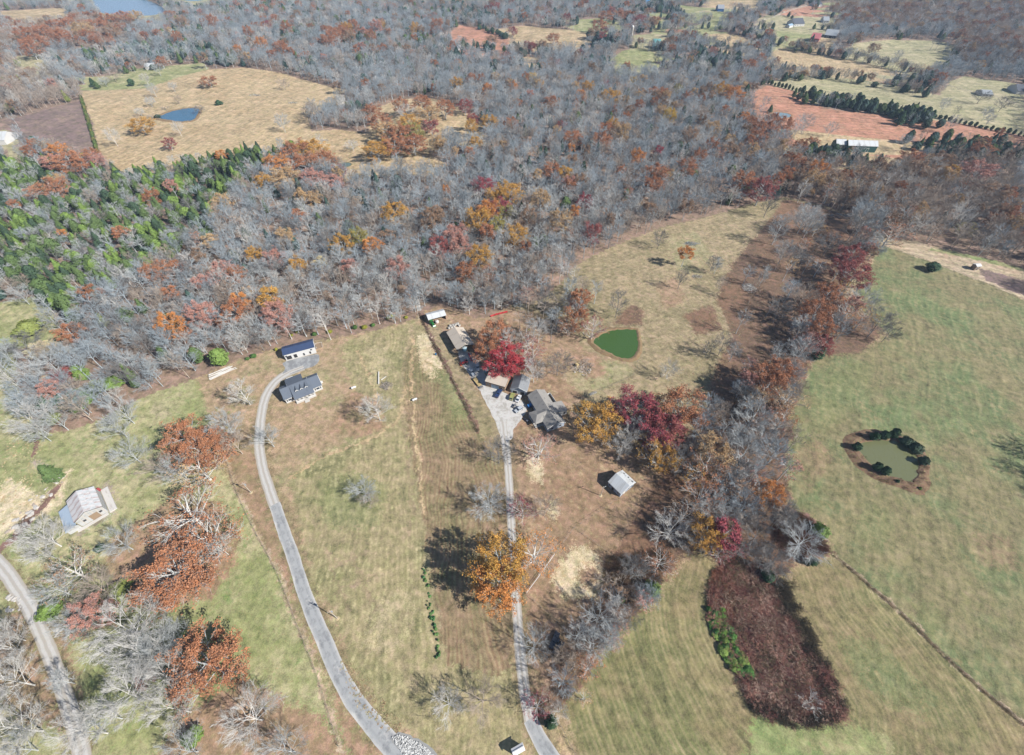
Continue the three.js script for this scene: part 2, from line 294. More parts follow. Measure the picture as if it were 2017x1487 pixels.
function raster(x0, z0, w, h, px, pz) {            // class of every texel
  const out = new Uint8Array(w * h);
  const fill = (c, p) => {
    let lo = 1e9, hi = -1e9; for (const q of p) { lo = Math.min(lo, q[1]); hi = Math.max(hi, q[1]); }
    for (let j = Math.max(0, Math.ceil((lo - z0) / pz - 0.5)); j < h; j++) {
      const z = z0 + (j + 0.5) * pz; if (z > hi) break;
      const xs = [];
      for (let i = 0, k = p.length - 1; i < p.length; k = i++) if ((p[i][1] > z) !== (p[k][1] > z)) xs.push((p[k][0] - p[i][0]) * (z - p[i][1]) / (p[k][1] - p[i][1]) + p[i][0]);
      xs.sort((a, b) => a - b);
      for (let k = 0; k + 1 < xs.length; k += 2) {
        const a = Math.max(0, Math.ceil((xs[k] - x0) / px - 0.5)), b = Math.min(w - 1, Math.floor((xs[k + 1] - x0) / px - 0.5));
        if (b >= a) out.fill(c, j * w + a, j * w + b + 1);
      }
    }
  };
  for (const [c, p] of areasW) fill(c, p);
  for (const [c, hw, p] of tracksW) for (let i = 0; i + 1 < p.length; i++) {
    const [ax, az] = p[i], [bx, bz] = p[i + 1], l = Math.hypot(bx - ax, bz - az), nx = -(bz - az) / l * Math.max(hw, px * 0.8), nz = (bx - ax) / l * Math.max(hw, px * 0.8);
    fill(c, [[ax + nx, az + nz], [bx + nx, bz + nz], [bx - nx, bz - nz], [ax - nx, az - nz]]);
  }
  if (z0 < -240) {                                // far fields run on under the tall trees that hide their near edge from the air
    const src = out.slice(), k = 1 + 15 / (CAM_H - 15);
    for (let j = 0; j < h; j++) for (let i = 0; i < w; i++) if (!src[j * w + i]) {
      const x = x0 + (i + 0.5) * px, z = z0 + (j + 0.5) * pz; if (Math.hypot(x, z) < 420) continue;
      for (const f of [k, 1 + (k - 1) * 0.5]) { const a = Math.floor((x * f - x0) / px), b = Math.floor((z * f - z0) / pz), c = a >= 0 && a < w && b >= 0 && b < h ? src[b * w + a] : b < 0 ? farClass(x * f, z * f) : 0; if (c) { out[j * w + i] = c === 22 ? 17 : c; break; } }
    }
  }
  return out;
}
function farClass(x, z) { let r = 0; for (const [c, p] of areasW) if (inside(p, x, z)) r = c; return r; }
const BRAMBLE = areasW.find(([c]) => c === 9)[1];
function edgeDist(x, z) { let b = 1e9; for (let i = 0, k = BRAMBLE.length - 1; i < BRAMBLE.length; k = i++) { const [ax, az] = BRAMBLE[k], dx = BRAMBLE[i][0] - ax, dz = BRAMBLE[i][1] - az, t = clamp(((x - ax) * dx + (z - az) * dz) / (dx * dx + dz * dz), 0, 1); b = Math.min(b, Math.hypot(x - ax - dx * t, z - az - dz * t)); } return b; }
const SOFT = { 23: 2, 24: 2, 25: 2, 26: 2, 17: 1, 2: 1, 13: 1, 16: 1, 15: 1, 3: 1, 8: 1, 21: 1, 12: 1 }, HARD = { 0: 1, 14: 1, 11: 1, 9: 1 };
function groundTexture(x0, z0, w, h, px, pz, cls) {
  const data = new Uint8Array(w * h * 4), S = new Uint8Array(4096);
  for (let i = 0; i < 4096; i++) S[i] = clamp(Math.round(toS(i / 4095)), 0, 255);
  const wa = Math.max(1.3, px * 1.6);
  for (let j = 0; j < h; j++) for (let i = 0; i < w; i++) {
    const x = x0 + (i + 0.5) * px, z = z0 + (j + 0.5) * pz;
    const n1 = sample(NA, x / 210, z / 210), n2 = 0.5 + 1.15 * (0.6 * sample(NB, (x * 0.9 + z * 0.43) / 71 + 0.37, (z * 0.9 - x * 0.43) / 71) + 0.4 * sample(NA, x / 43, z / 39) - 0.5), n3 = 0.5 + 1.2 * (0.6 * sample(NC, (x * 0.77 + z * 0.64) / 23.7, (z * 0.77 - x * 0.64) / 23.7) + 0.4 * sample(NB, x / 11.3, z / 12.7) - 0.5);
    const wi = clamp(Math.round(i + (n3 - 0.5) * 3.2 * wa / px + (n2 - 0.5) * 3 * wa / px), 0, w - 1), wj = clamp(Math.round(j + (sample(NC, x / 19 + 0.5, z / 19) - 0.5) * 3.2 * wa / pz), 0, h - 1);
    let cl = cls[wj * w + wi];
    { const r1 = rnd() + rnd() - 1, r2 = rnd() + rnd() - 1, R = Math.max(SOFT[cl] === 2 ? 22 : 6, px * 3), k = (n3 - 0.3) * 1.8, c2 = cls[clamp(Math.round(wj + r2 * R * k / pz), 0, h - 1) * w + clamp(Math.round(wi + r1 * R * k / px), 0, w - 1)]; if ((SOFT[cl] && !HARD[c2] && !(cl === 16 && c2 === 18)) || (SOFT[c2] && !HARD[cl])) cl = c2; }
    const L = LOOK[cl];
    const p = smooth(0.34, 0.66, n1 * 0.5 + n2 * 0.5), q = smooth(0.5, 0.74, n2 * 0.45 + n3 * 0.55) * 0.75;
    let r = lerp(L.a[0], L.b[0], p), g = lerp(L.a[1], L.b[1], p), b = lerp(L.a[2], L.b[2], p);
    r = lerp(r, L.c[0], q); g = lerp(g, L.c[1], q); b = lerp(b, L.c[2], q);
    let streak = 0;
    if (L.st) {
      const cs = Math.cos(L.st[0]), sn = Math.sin(L.st[0]), u = L === LOOK[18] ? edgeDist(x, z) + (n2 - 0.5) * 0.7 : x * cs + z * sn + (n1 - 0.5) * 8, w = z * cs - x * sn, T = Math.max(L.st[1], px * 3);
      const sk = sample(NC, u / Math.max(22, px * 40), w / 260), k = clamp((0.5 + 0.5 * Math.sin(u / T * 6.2832)) * L.st[2] * (0.4 + 0.8 * n2) * (0.1 + 1.9 * sk), 0, 1);
      r = lerp(r, L.s[0], k); g = lerp(g, L.s[1], k); b = lerp(b, L.s[2], k);
      streak = (sk - 0.5) * 0.5;
    }
    const hsh = Math.sin(i * 12.9898 + j * 78.233 + x0) * 43758.5453, rn = hsh - Math.floor(hsh);
    if (L.leaf && rn < L.leaf * 0.34 * (0.4 + n3)) { const k = 0.5; r = lerp(r, 0.24, k); g = lerp(g, 0.13, k); b = lerp(b, 0.07, k); }
    const h2 = hsh * 7.13, sc = Math.max(1, px * 2), fine = 0.5 + 1.25 * (0.5 * sample(NC, (x * 0.83 + z * 0.56) / (27.3 * sc), (z * 0.83 - x * 0.56) / (27.3 * sc)) + 0.5 * sample(NB, (x * 0.42 - z * 0.91) / (17.9 * sc), (z * 0.42 + x * 0.91) / (17.9 * sc)) - 0.5), v = 0.76 + 0.48 * (h2 - Math.floor(h2)) + 0.9 * (fine - 0.5) + 0.36 * (n3 - 0.5) + streak;
    const gt = (0.5 - fine) * 0.34 + (n3 - 0.5) * 0.3; r *= 1 - gt * 0.5; b *= 1 - gt * 0.9;
    const o = (j * w + i) * 4;
    data[o] = S[clamp(r * v * 4095 | 0, 0, 4095)]; data[o + 1] = S[clamp(g * v * 4095 | 0, 0, 4095)]; data[o + 2] = S[clamp(b * v * 4095 | 0, 0, 4095)]; data[o + 3] = 255;
  }
  const t = new THREE.DataTexture(data, w, h, THREE.RGBAFormat, THREE.UnsignedByteType);
  t.colorSpace = THREE.SRGBColorSpace; t.magFilter = THREE.LinearFilter; t.minFilter = THREE.LinearMipmapLinearFilter; t.generateMipmaps = true; t.wrapS = t.wrapT = THREE.RepeatWrapping; t.anisotropy = 8; t.needsUpdate = true;
  return t;
}
// near to far: z from, z to, half width
const ZONES = [[60, -110, 240, 2048, 760], [-110, -240, 340, 2048, 500], [-240, -460, 580, 2048, 560], [-460, -900, 1040, 2048, 600], [-900, -1800, 2000, 2048, 500]].map(([z1, z0, hw, w, h]) => {
  const px = 2 * hw / w, pz = (z1 - z0) / h, cls = raster(-hw, z0, w, h, px, pz);
  return { z0, z1, hw, w, h, px, pz, cls, map: groundTexture(-hw, z0, w, h, px, pz, cls) };
});
function classAt(x, z) {
  for (const Z of ZONES) if (z > Z.z0 && z <= Z.z1 && Math.abs(x) < Z.hw) return Z.cls[clamp(Math.floor((z - Z.z0) / Z.pz), 0, Z.h - 1) * Z.w + clamp(Math.floor((x + Z.hw) / Z.px), 0, Z.w - 1)];
  return 0;
}
{
  const skirt = groundTexture(0, 0, 512, 512, 0.8, 0.8, new Uint8Array(512 * 512));
  const xs = new Set([-9000, -6000, -4000, -3000, -2500]); for (let x = -2000; x <= 2000; x += 20) xs.add(x);
  for (const Z of ZONES) { xs.add(-Z.hw); xs.add(Z.hw); } for (const x of [9000, 6000, 4000, 3000, 2500]) xs.add(x);
  const X = [...xs].sort((a, b) => a - b), zs = new Set([900, 300, -2500, -3500, -5000, -9000]);
  for (const Z of ZONES) { zs.add(Z.z0); zs.add(Z.z1); for (let z = Z.z1 - 20; z > Z.z0; z -= 20) zs.add(z); }
  const Zs = [...zs].sort((a, b) => a - b), pos = [], uv = [], nor = [], groups = [];
  const put = (x, z, m) => {
    pos.push(x, hgt(x, z), z);
    const e = 4, nx = hgt(x - e, z) - hgt(x + e, z), nz = hgt(x, z - e) - hgt(x, z + e), l = Math.hypot(nx, 2 * e, nz); nor.push(nx / l, 2 * e / l, nz / l);
    const Z = ZONES[m]; if (Z) uv.push((x + Z.hw) / (2 * Z.hw), (z - Z.z0) / (Z.z1 - Z.z0)); else uv.push(x / 410, z / 410);
  };
  for (let m = 0; m <= ZONES.length; m++) {
    const start = pos.length / 3;
    for (let j = 0; j + 1 < Zs.length; j++) for (let i = 0; i + 1 < X.length; i++) {
      const cx = (X[i] + X[i + 1]) / 2, cz = (Zs[j] + Zs[j + 1]) / 2, k = ZONES.findIndex((Z) => cz > Z.z0 && cz < Z.z1 && Math.abs(cx) < Z.hw);
      if ((k < 0 ? ZONES.length : k) !== m) continue;
      const a = [X[i], Zs[j]], b = [X[i + 1], Zs[j]], c = [X[i + 1], Zs[j + 1]], d = [X[i], Zs[j + 1]];
      for (const q of [a, c, b, a, d, c]) put(...q, m);
    }
    groups.push([start, pos.length / 3 - start, m]);
  }
  const g = new THREE.BufferGeometry();
  g.setAttribute('position', new THREE.Float32BufferAttribute(pos, 3)); g.setAttribute('normal', new THREE.Float32BufferAttribute(nor, 3)); g.setAttribute('uv', new THREE.Float32BufferAttribute(uv, 2));
  for (const q of groups) g.addGroup(...q);
  structure('ground', g, [...ZONES.map((Z) => Z.map), skirt].map((map) => new THREE.MeshStandardMaterial({ map, roughness: 1, side: THREE.DoubleSide })), 'rolling farmland of fields, lawns and leaf-covered woodland floor');
}

// ---------------------------------------------------------------- trees: shapes
function sink() { return { p: [], c: [] }; }
function finish(s, colours) {
  const g = new THREE.BufferGeometry(); g.setAttribute('position', new THREE.Float32BufferAttribute(s.p, 3));
  if (colours) g.setAttribute('color', new THREE.Float32BufferAttribute(s.c, 3));
  g.computeVertexNormals(); return g;
}
const V = (x, y, z) => new THREE.Vector3(x, y, z);
function frameOf(d) { const a = Math.abs(d.y) < 0.9 ? V(0, 1, 0) : V(1, 0, 0), u = a.cross(d).normalize(); return [u, V().copy(d).cross(u)]; }
function tube(s, pts, r0, r1, sides) {
  let prev = null;
  pts.forEach((p, k) => {
    const d = pts[Math.min(k + 1, pts.length - 1)].clone().sub(pts[Math.max(k - 1, 0)]).normalize(), [u, v] = frameOf(d), r = lerp(r0, r1, k / (pts.length - 1)), ring = [];
    for (let i = 0; i < sides; i++) { const a = i / sides * 6.2832, q = p.clone().addScaledVector(u, Math.cos(a) * r).addScaledVector(v, Math.sin(a) * r); ring.push(q); }
    if (prev) for (let i = 0; i < sides; i++) { const j = (i + 1) % sides; for (const q of [prev[i], prev[j], ring[j], prev[i], ring[j], ring[i]]) s.p.push(q.x, q.y, q.z); }
    prev = ring;
  });
}
function spike(s, a, b, r) {                       // a twig: three long faces
  const d = b.clone().sub(a).normalize(), [u, v] = frameOf(d), q = [0, 1, 2].map((i) => a.clone().addScaledVector(u, Math.cos(i * 2.094) * r).addScaledVector(v, Math.sin(i * 2.094) * r));
  for (let i = 0; i < 3; i++) for (const w of [q[i], q[(i + 1) % 3], b]) s.p.push(w.x, w.y, w.z);
}
const randDir = () => { const a = rr(0, 6.2832), y = rr(-1, 1), r = Math.sqrt(1 - y * y); return V(Math.cos(a) * r, y, Math.sin(a) * r); };
function turned(d, angle) { const [u, v] = frameOf(d), a = rr(0, 6.2832); return d.clone().multiplyScalar(Math.cos(angle)).addScaledVector(u, Math.sin(angle) * Math.cos(a)).addScaledVector(v, Math.sin(angle) * Math.sin(a)); }
const quad = (a, b, c, n) => { const o = []; for (let i = 0; i <= n; i++) { const t = i / n; o.push(a.clone().multiplyScalar((1 - t) * (1 - t)).addScaledVector(b, 2 * t * (1 - t)).addScaledVector(c, t * t)); } return o; };
// trunk, limbs, boughs and twigs filling an egg-shaped crown; returns the two bodies and the twig ends
function skeleton({ H = 20, R = 6, clear = 0.35, limbs = 11, subs = 6, twigs = 5, fine = 3, r = 0.28, tr = 0.05 }) {
  const trunk = sink(), br = sink(), tips = [];
  const lean = V(rr(-0.5, 0.5), 0, rr(-0.5, 0.5)), top = V(lean.x * 1.6, H * 0.86, lean.z * 1.6), spine = quad(V(0, -0.4, 0), V(-lean.x, H * 0.45, -lean.z), top, 7);
  tube(trunk, [V(0, -0.4, 0), V(0, 0.5, 0)], r * 1.6, r * 1.1, 7);
  tube(trunk, spine, r * 1.15, r * 0.25, 7);
  const yc = H * (1 + clear) / 2, yh = H * (1 - clear) / 2 * 1.04;
  for (let i = 0; i < limbs; i++) {
    const u = (i + rr(0.1, 0.9)) / limbs, az = i * 2.399 + rr(-0.5, 0.5), yt = lerp(clear * H + yh * 0.25, H * 0.99, Math.pow(u, 0.75));
    const rt = R * Math.sqrt(Math.max(0.03, 1 - ((yt - yc) / yh) ** 2)) * rr(0.75, 1.06);
    const ys = clamp(yt - rt * rr(0.45, 0.95) - H * 0.04, clear * H * 0.75, H * 0.84), base = spine[0].clone().lerp(top, 0); base.copy(spine[Math.min(6, Math.floor(ys / (H * 0.86) * 7))]).lerp(spine[Math.min(7, Math.floor(ys / (H * 0.86) * 7) + 1)], (ys / (H * 0.86) * 7) % 1);
    const end = V(Math.cos(az) * rt + lean.x, yt, Math.sin(az) * rt + lean.z), mid = base.clone().lerp(end, 0.5); mid.y += rr(-0.1, 0.12) * rt; mid.x += rr(-0.1, 0.1) * R; mid.z += rr(-0.1, 0.1) * R;
    const pts = quad(base, mid, end, 5), L = base.distanceTo(end), lr = r * lerp(0.6, 0.3, u);
    tube(trunk, pts, lr, lr * 0.22, 4);
    for (let k = 0; k < subs; k++) {
      const t = lerp(0.3, 1, (k + rr(0.2, 0.9)) / subs), f = Math.min(4, Math.floor(t * 5)), a = pts[f].clone().lerp(pts[f + 1], t * 5 - f), d0 = pts[f + 1].clone().sub(pts[f]).normalize();
      const d = turned(d0, rr(0.45, 0.95)); d.y += 0.18; d.normalize();
      const sl = L * lerp(0.5, 0.26, t) * rr(0.7, 1.15) + 0.5, b = a.clone().addScaledVector(d, sl); b.y += sl * 0.1;
      const sp = quad(a, a.clone().addScaledVector(d, sl * 0.55).add(randDir().multiplyScalar(sl * 0.08)), b, 2);
      tube(br, sp, lr * 0.38 + 0.014, 0.024, 3);
      for (let w = 0; w < twigs; w++) {
        const tt = lerp(0.25, 1, (w + rr(0, 1)) / twigs), q = a.clone().lerp(b, tt), dd = turned(d, rr(0.3, 0.85)); dd.y += 0.2; dd.normalize();
        const tl = sl * rr(0.35, 0.6) + 0.35, e = q.clone().addScaledVector(dd, tl); spike(br, q, e, tr);
        tips.push(e);
        for (let z = 0; z < fine; z++) { const q2 = q.clone().lerp(e, rr(0.2, 0.8)), d2 = turned(dd, rr(0.35, 0.8)); spike(br, q2, q2.clone().addScaledVector(d2, tl * rr(0.4, 0.75)), tr * 0.7); }
      }
    }
  }
  for (let i = 0; i < trunk.p.length; i++) trunk.c.push(1.05); for (let i = 0; i < br.p.length; i++) br.c.push(0.88);
  return { trunk: finish(trunk, true), branches: finish(br, true), tips, all: null };
}
function leaf(s, p, size, d, shade, tint) {
  const [u, v] = frameOf(d), w = size * 0.42, a = p, b = p.clone().addScaledVector(v, size * 0.5).addScaledVector(u, w), c = p.clone().addScaledVector(v, size).addScaledVector(d, size * 0.15), e = p.clone().addScaledVector(v, size * 0.5).addScaledVector(u, -w);
  for (const q of [a, b, c, a, c, e]) { s.p.push(q.x, q.y, q.z); s.c.push(shade * (1 + tint), shade, shade * (1 - tint)); }
}
function leafCrown(tips, perTip, size, spread) {
  const s = sink();
  for (const t of tips) {
    const cs = rr(0.82, 1.14), ct = rr(-0.1, 0.1), n = Math.round(perTip * rr(0.6, 1.4));
    for (let i = 0; i < n; i++) {
      const o = randDir().multiplyScalar(spread * Math.sqrt(rnd())); o.y *= 0.6;
      const d = randDir(); d.y = Math.abs(d.y) + 0.35; d.normalize();
      leaf(s, t.clone().add(o), size * rr(0.7, 1.3), d, cs * rr(0.85, 1.15), ct + rr(-0.05, 0.05));
    }
  }
  return finish(s, true);
}
function cedarCrown(H, R, n, shape) {
  const s = sink(), k1 = rr(0, 6), k2 = rr(0, 6);
  for (let i = 0; i < n; i++) {
    const t = Math.pow(rnd(), 0.85), az = rr(0, 6.2832), y = H * (0.06 + 0.92 * t);
    const prof = shape === 'round' ? Math.sqrt(Math.max(0, 1 - (t * 1.9 - 0.9) ** 2)) : Math.pow(1 - t, 0.72) * smooth(-0.1, 0.14, t) + 0.05;
    const lump = 0.84 + 0.16 * Math.sin(az * 3 + k1 + t * 7) + 0.1 * Math.sin(az * 5 + k2 - t * 15), r = R * prof * lump * (0.6 + 0.42 * Math.sqrt(rnd()));
    const p = V(Math.cos(az) * r, y, Math.sin(az) * r), d = V(Math.cos(az), 0.5 + t * 0.5, Math.sin(az)).add(randDir().multiplyScalar(0.75)).normalize(), q = rr(0.8, 1.2);
    leaf(s, p, rr(0.7, 1.15) * (0.5 + R * 0.14), d, q, rr(-0.05, 0.05));
  }
  return finish(s, true);
}
const trunkOnly = (H, r) => { const s = sink(); tube(s, [V(0, -0.3, 0), V(0, H * 0.4, 0), V(0, H * 0.9, 0)], r, r * 0.3, 6); for (let i = 0; i < s.p.length; i++) s.c.push(1); return finish(s, true); };
// shapes to choose from (each made for 20 m height and the radius given)
const BARE_TALL = [], BARE_WIDE = [], BARE_FULL = [], LEAF_TALL = [], LEAF_WIDE = [], CEDAR = [], ROUND = [], SHRUB = [];
for (let i = 0; i < 7; i++) BARE_TALL.push(skeleton({ H: 20, R: 4.6, clear: rr(0.36, 0.5), limbs: 11, subs: 6, twigs: 5, fine: 3, r: 0.23, tr: 0.034 }));
for (let i = 0; i < 4; i++) BARE_WIDE.push(skeleton({ H: 20, R: 9.5, clear: rr(0.2, 0.3), limbs: 16, subs: 8, twigs: 7, fine: 5, r: 0.25, tr: 0.032 }));
for (let i = 0; i < 4; i++) BARE_FULL.push(skeleton({ H: 20, R: 6.6, clear: rr(0.2, 0.34), limbs: 15, subs: 8, twigs: 7, fine: 4, r: 0.25, tr: 0.032 }));
for (let i = 0; i < 4; i++) { const k = skeleton({ H: 20, R: 5, clear: rr(0.3, 0.42), limbs: 11, subs: 5, twigs: 4, fine: 0, r: 0.26 }); k.crown = leafCrown(k.tips, 21, 0.46, 1.05); k.sparse = leafCrown(k.tips.filter(() => rnd() < 0.62), 6, 0.42, 1.0); LEAF_TALL.push(k); }
for (let i = 0; i < 4; i++) { const k = skeleton({ H: 20, R: 9.5, clear: rr(0.16, 0.24), limbs: 15, subs: 7, twigs: 4, fine: 0, r: 0.45 }); k.crown = leafCrown(k.tips, 25, 0.46, 1.3); k.sparse = leafCrown(k.tips.filter(() => rnd() < 0.6), 6, 0.46, 1.1); LEAF_WIDE.push(k); }
for (let i = 0; i < 4; i++) CEDAR.push({ trunk: trunkOnly(20, 0.3), crown: cedarCrown(20, 5, 1500) });
for (let i = 0; i < 2; i++) CEDAR.push({ trunk: trunkOnly(20, 0.3), crown: cedarCrown(20, 6, 1700, 'round') });
for (let i = 0; i < 3; i++) ROUND.push({ trunk: trunkOnly(14, 0.25), crown: cedarCrown(20, 11, 2200, 'round') });
for (let i = 0; i < 3; i++) SHRUB.push(skeleton({ H: 20, R: 11, clear: 0.02, limbs: 13, subs: 5, twigs: 5, fine: 2, r: 0.3, tr: 0.12 }));
for (const k of [...BARE_TALL, ...BARE_WIDE, ...BARE_FULL, ...LEAF_TALL, ...LEAF_WIDE, ...SHRUB]) k.all = mergeGeometries([k.trunk, k.branches]);

// bark and leaf colours
const BARK = { grey: [174, 178, 178], pale: [194, 192, 187], dark: [122, 121, 120], brown: [166, 153, 140], blue: [156, 166, 172] };
const LEAFC = { rust: [184, 124, 86], orange: [220, 148, 78], gold: [212, 162, 76], tan: [210, 176, 130], red: [170, 94, 88], crimson: [168, 78, 88], bright: [196, 66, 74], pink: [204, 150, 134], brown: [172, 140, 112], olive: [168, 158, 86], yellow: [224, 186, 76], cream: [220, 206, 164], copper: [190, 130, 92] };
const GREENS = { cedar: [92, 116, 62], bright: [120, 148, 68], dark: [60, 86, 60], olive: [136, 146, 74], deep: [54, 90, 54], blue: [66, 96, 86] };
const barkM = {}, leafM = {}, greenM = {};
for (const [k, c] of Object.entries(BARK)) barkM[k] = new THREE.MeshStandardMaterial({ color: col(...c, 1.5), roughness: 0.95, vertexColors: true, side: THREE.DoubleSide });
for (const [k, c] of Object.entries(LEAFC)) leafM[k] = new THREE.MeshStandardMaterial({ color: col(...c, 1.12), roughness: 0.85, vertexColors: true, side: THREE.DoubleSide });
for (const [k, c] of Object.entries(GREENS)) greenM[k] = new THREE.MeshStandardMaterial({ color: col(...c, 1.2), roughness: 0.8, vertexColors: true, side: THREE.DoubleSide });
const pick = (a) => a[Math.floor(rnd() * a.length)];
const planted = [];                                // x, z, radius of every tree set by hand
const NAMES = { bare: 'bare_tree', leaf: 'autumn_tree', cedar: 'cedar_tree', round: 'evergreen_shrub', shrub: 'bare_shrub' };
function tree(kind, shade, x, y, z, H, R, label, category, group, thin) {
  const wide = R / H > 0.36, t = thing(NAMES[kind], label, category, x, y, z, rr(0, 6.28), group);
  if (kind === 'bare' || kind === 'shrub') {
    const set = kind === 'shrub' ? SHRUB : wide ? BARE_WIDE : R / H > 0.26 ? BARE_FULL : BARE_TALL, k = pick(set), w = set === SHRUB ? 11 : set === BARE_WIDE ? 9.5 : set === BARE_FULL ? 6.6 : 4.6;
    part(t, 'trunk', k.trunk, barkM[shade] ?? barkM.grey); part(t, 'branches', k.branches, barkM[shade] ?? barkM.grey);
    t.scale.set(R / w, H / 20, R / w);
  } else if (kind === 'leaf') {
    const set = wide ? LEAF_WIDE : LEAF_TALL, k = pick(set), w = wide ? 9.5 : 5;
    part(t, 'trunk', k.all, barkM[thin ? 'pale' : 'grey']); part(t, 'crown', thin ? k.sparse : k.crown, leafM[shade]);
    t.scale.set(R / w, H / 20, R / w);
  } else {
    const set = kind === 'cedar' ? CEDAR : ROUND, k = pick(set), w = kind === 'cedar' ? 5 : 11;
    part(t, 'trunk', k.trunk, barkM.brown); part(t, 'crown', k.crown, greenM[shade]);
    t.scale.set(R / w, H / 20, R / w);
  }
  planted.push([x, z, R]);
  return t;
}

// ---------------------------------------------------------------- trees that can be told apart: kind, shade, place, crown width, height
const SHADE_WORD = { rust: 'rust-brown', orange: 'orange', gold: 'golden', tan: 'pale tan-orange', red: 'dark red', crimson: 'crimson', bright: 'bright scarlet', pink: 'pinkish', brown: 'dull brown', olive: 'olive-yellow', yellow: 'yellow', cream: 'cream-coloured', copper: 'copper-orange', grey: 'bare grey', pale: 'bare pale-limbed', dark: 'bare dark grey', blue: 'bare blue-grey', cedar: 'green', bright2: 'bright green', deep: 'deep green', olive2: 'olive-green' };
const ORD = ['first', 'second', 'third', 'fourth', 'fifth', 'sixth', 'seventh', 'eighth', 'ninth', 'tenth', 'eleventh', 'twelfth'];
const KIND = { b: ['bare', 'tree'], B: ['bare', 'tree'], l: ['leaf', 'tree'], t: ['leaf', 'tree'], c: ['cedar', 'cedar'], r: ['round', 'evergreen bush'], s: ['shrub', 'bush'] };
const MARKS = [];
function grove(where, text) {
  const rows = text.trim().split('\n').map((l) => l.trim().split(/\s+/)).map(([k, s, px, py, w, h]) => ({ k, s, px: +px, py: +py, w: +w, h: h && +h }));
  const alike = {};
  for (const r of rows) (alike[(r.k === 'B' ? 'b' : r.k) + r.s] ??= []).push(r);
  for (const set of Object.values(alike)) set.sort((a, b) => a.px - b.px);
  for (const r of rows) {
    const [kind, noun] = KIND[r.k], q = at(r.px, r.py, r.k === 'B' ? 0 : 9), d = seen(q.x, q.y + 9, q.z).d, R = r.w / 2 * d / FOC * (kind === 'leaf' ? 1.08 : 1);
    const H = r.h ?? (kind === 'bare' ? clamp(2 * R + 5, 7, 24) : kind === 'leaf' ? clamp(1.75 * R + 7, 6, 23) : kind === 'cedar' ? clamp(2.7 * R + 1, 3, 16) : clamp(1.5 * R, 1.2, 8));
    const hc = r.k === 'B' ? 0 : kind === 'cedar' || kind === 'round' ? H * 0.45 : H * 0.6, p = at(r.px, r.py, hc);
    const set = alike[(r.k === 'B' ? 'b' : r.k) + r.s], n = set.length, i = set.indexOf(r), word = (kind === 'cedar' || kind === 'round' ? { bright: 'bright green', olive: 'olive-green', deep: 'deep green', cedar: 'green', dark: 'dark green', blue: 'blue-green' }[r.s] : kind === 'shrub' ? { brown: 'leafless brown', pale: 'leafless pale', dark: 'leafless dark' }[r.s] : SHADE_WORD[r.s]);
    const base = `${r.k === 't' ? 'thin ' : ''}${word} ${noun} ${where}`;
    if (kind === 'leaf' && n < 4) MARKS.push({ x: p.x, z: p.z, label: `the ${word} tree ${where}` });
    tree(kind, r.s, p.x, p.y, p.z, H, R, n === 1 ? base : n <= 12 ? `${base}, ${ORD[i]} from left` : base, noun.split(' ').pop(), n > 1 ? `${word} ${noun}s ${where}` : undefined, r.k === 't');
  }
}
grove('behind the far river bend', `
l rust 52 70 34
l copper 88 66 30
l rust 78 88 30
l copper 132 52 30
l tan 165 60 30
l copper 190 54 34
l rust 212 42 26
l copper 244 38 28
l tan 270 36 22
l rust 118 74 28
l brown 222 66 26
l rust 60 96 26`);
grove('in far woods below the river', `
l crimson 285 73 10
l copper 312 69 12
l copper 350 76 16
l rust 420 44 18
l brown 360 46 20
l copper 489 65 16
l orange 514 88 18
l tan 489 114 12
l rust 555 99 26
l orange 470 100 12
l rust 566 57 18
l crimson 528 52 12
l brown 400 118 16`);
grove('in the autumn clump of the far woods', `
l rust 644 84 28
l copper 660 72 26
l rust 676 66 24
l gold 683 60 20
l rust 696 54 20
l brown 690 76 22
l pink 740 55 22
l gold 752 52 14
l rust 730 74 18
l gold 817 57 16
l rust 862 51 22`);
grove('around the pond in the tan hay field', `
l gold 278 248 42 13
l rust 412 160 28 11
c deep 430 202 20 5
b grey 295 200 22 10
b brown 350 195 16 9
b dark 392 215 22 8
b grey 275 220 20 8
s brown 300 228 26 4
s dark 325 212 16 3
c dark 310 229 12 3
b pale 350 252 20 14
b pale 220 268 26 16
b grey 300 175 22 14
b grey 340 170 18 10
b grey 555 240 28 17
b brown 558 165 24 12`);
grove('on the green pasture beyond the hay field', `
c deep 182 163 16 10
c cedar 190 168 16 8
c deep 258 163 12 8
c dark 125 165 18 16
b brown 222 148 34 13
b grey 205 160 22 10
b brown 160 132 34 13
l rust 318 122 20 13
b pale 286 155 16 14
b tan 310 135 22 14
c cedar 192 130 14 10
c cedar 210 128 12 8`);
grove('in the woods left of the hay field', `
l copper 138 322 58 17
l orange 116 300 34 15
l pink 105 322 34 14
l copper 99 374 54 15
l tan 112 360 26 14
l orange 125 344 18 8
l pink 185 318 34 13
l red 333 283 22 10
l copper 302 390 28 14
l rust 180 306 24 12
c deep 68 280 34 10
l copper 30 405 14 10
l orange 125 463 14 9`);
grove('in the cedar wood', `
l orange 436 310 18 13
l tan 437 402 34 15
l copper 312 540 46 15
l pink 540 514 34 15
l copper 468 546 32 14
l gold 587 527 32 14
l gold 505 506 26 14
l cream 632 524 22 13
l tan 618 394 26 14
l rust 587 430 22 14`);
grove('at the woods corner by the lower hay field', `
l orange 548 326 44 17
l gold 521 360 32 14
l rust 585 300 52 18
l gold 614 296 48 17
l copper 600 325 52 17
l rust 640 318 44 16
l red 666 338 28 12
l pink 655 362 36 14
l tan 560 352 46 17
l pink 618 352 40 14`);
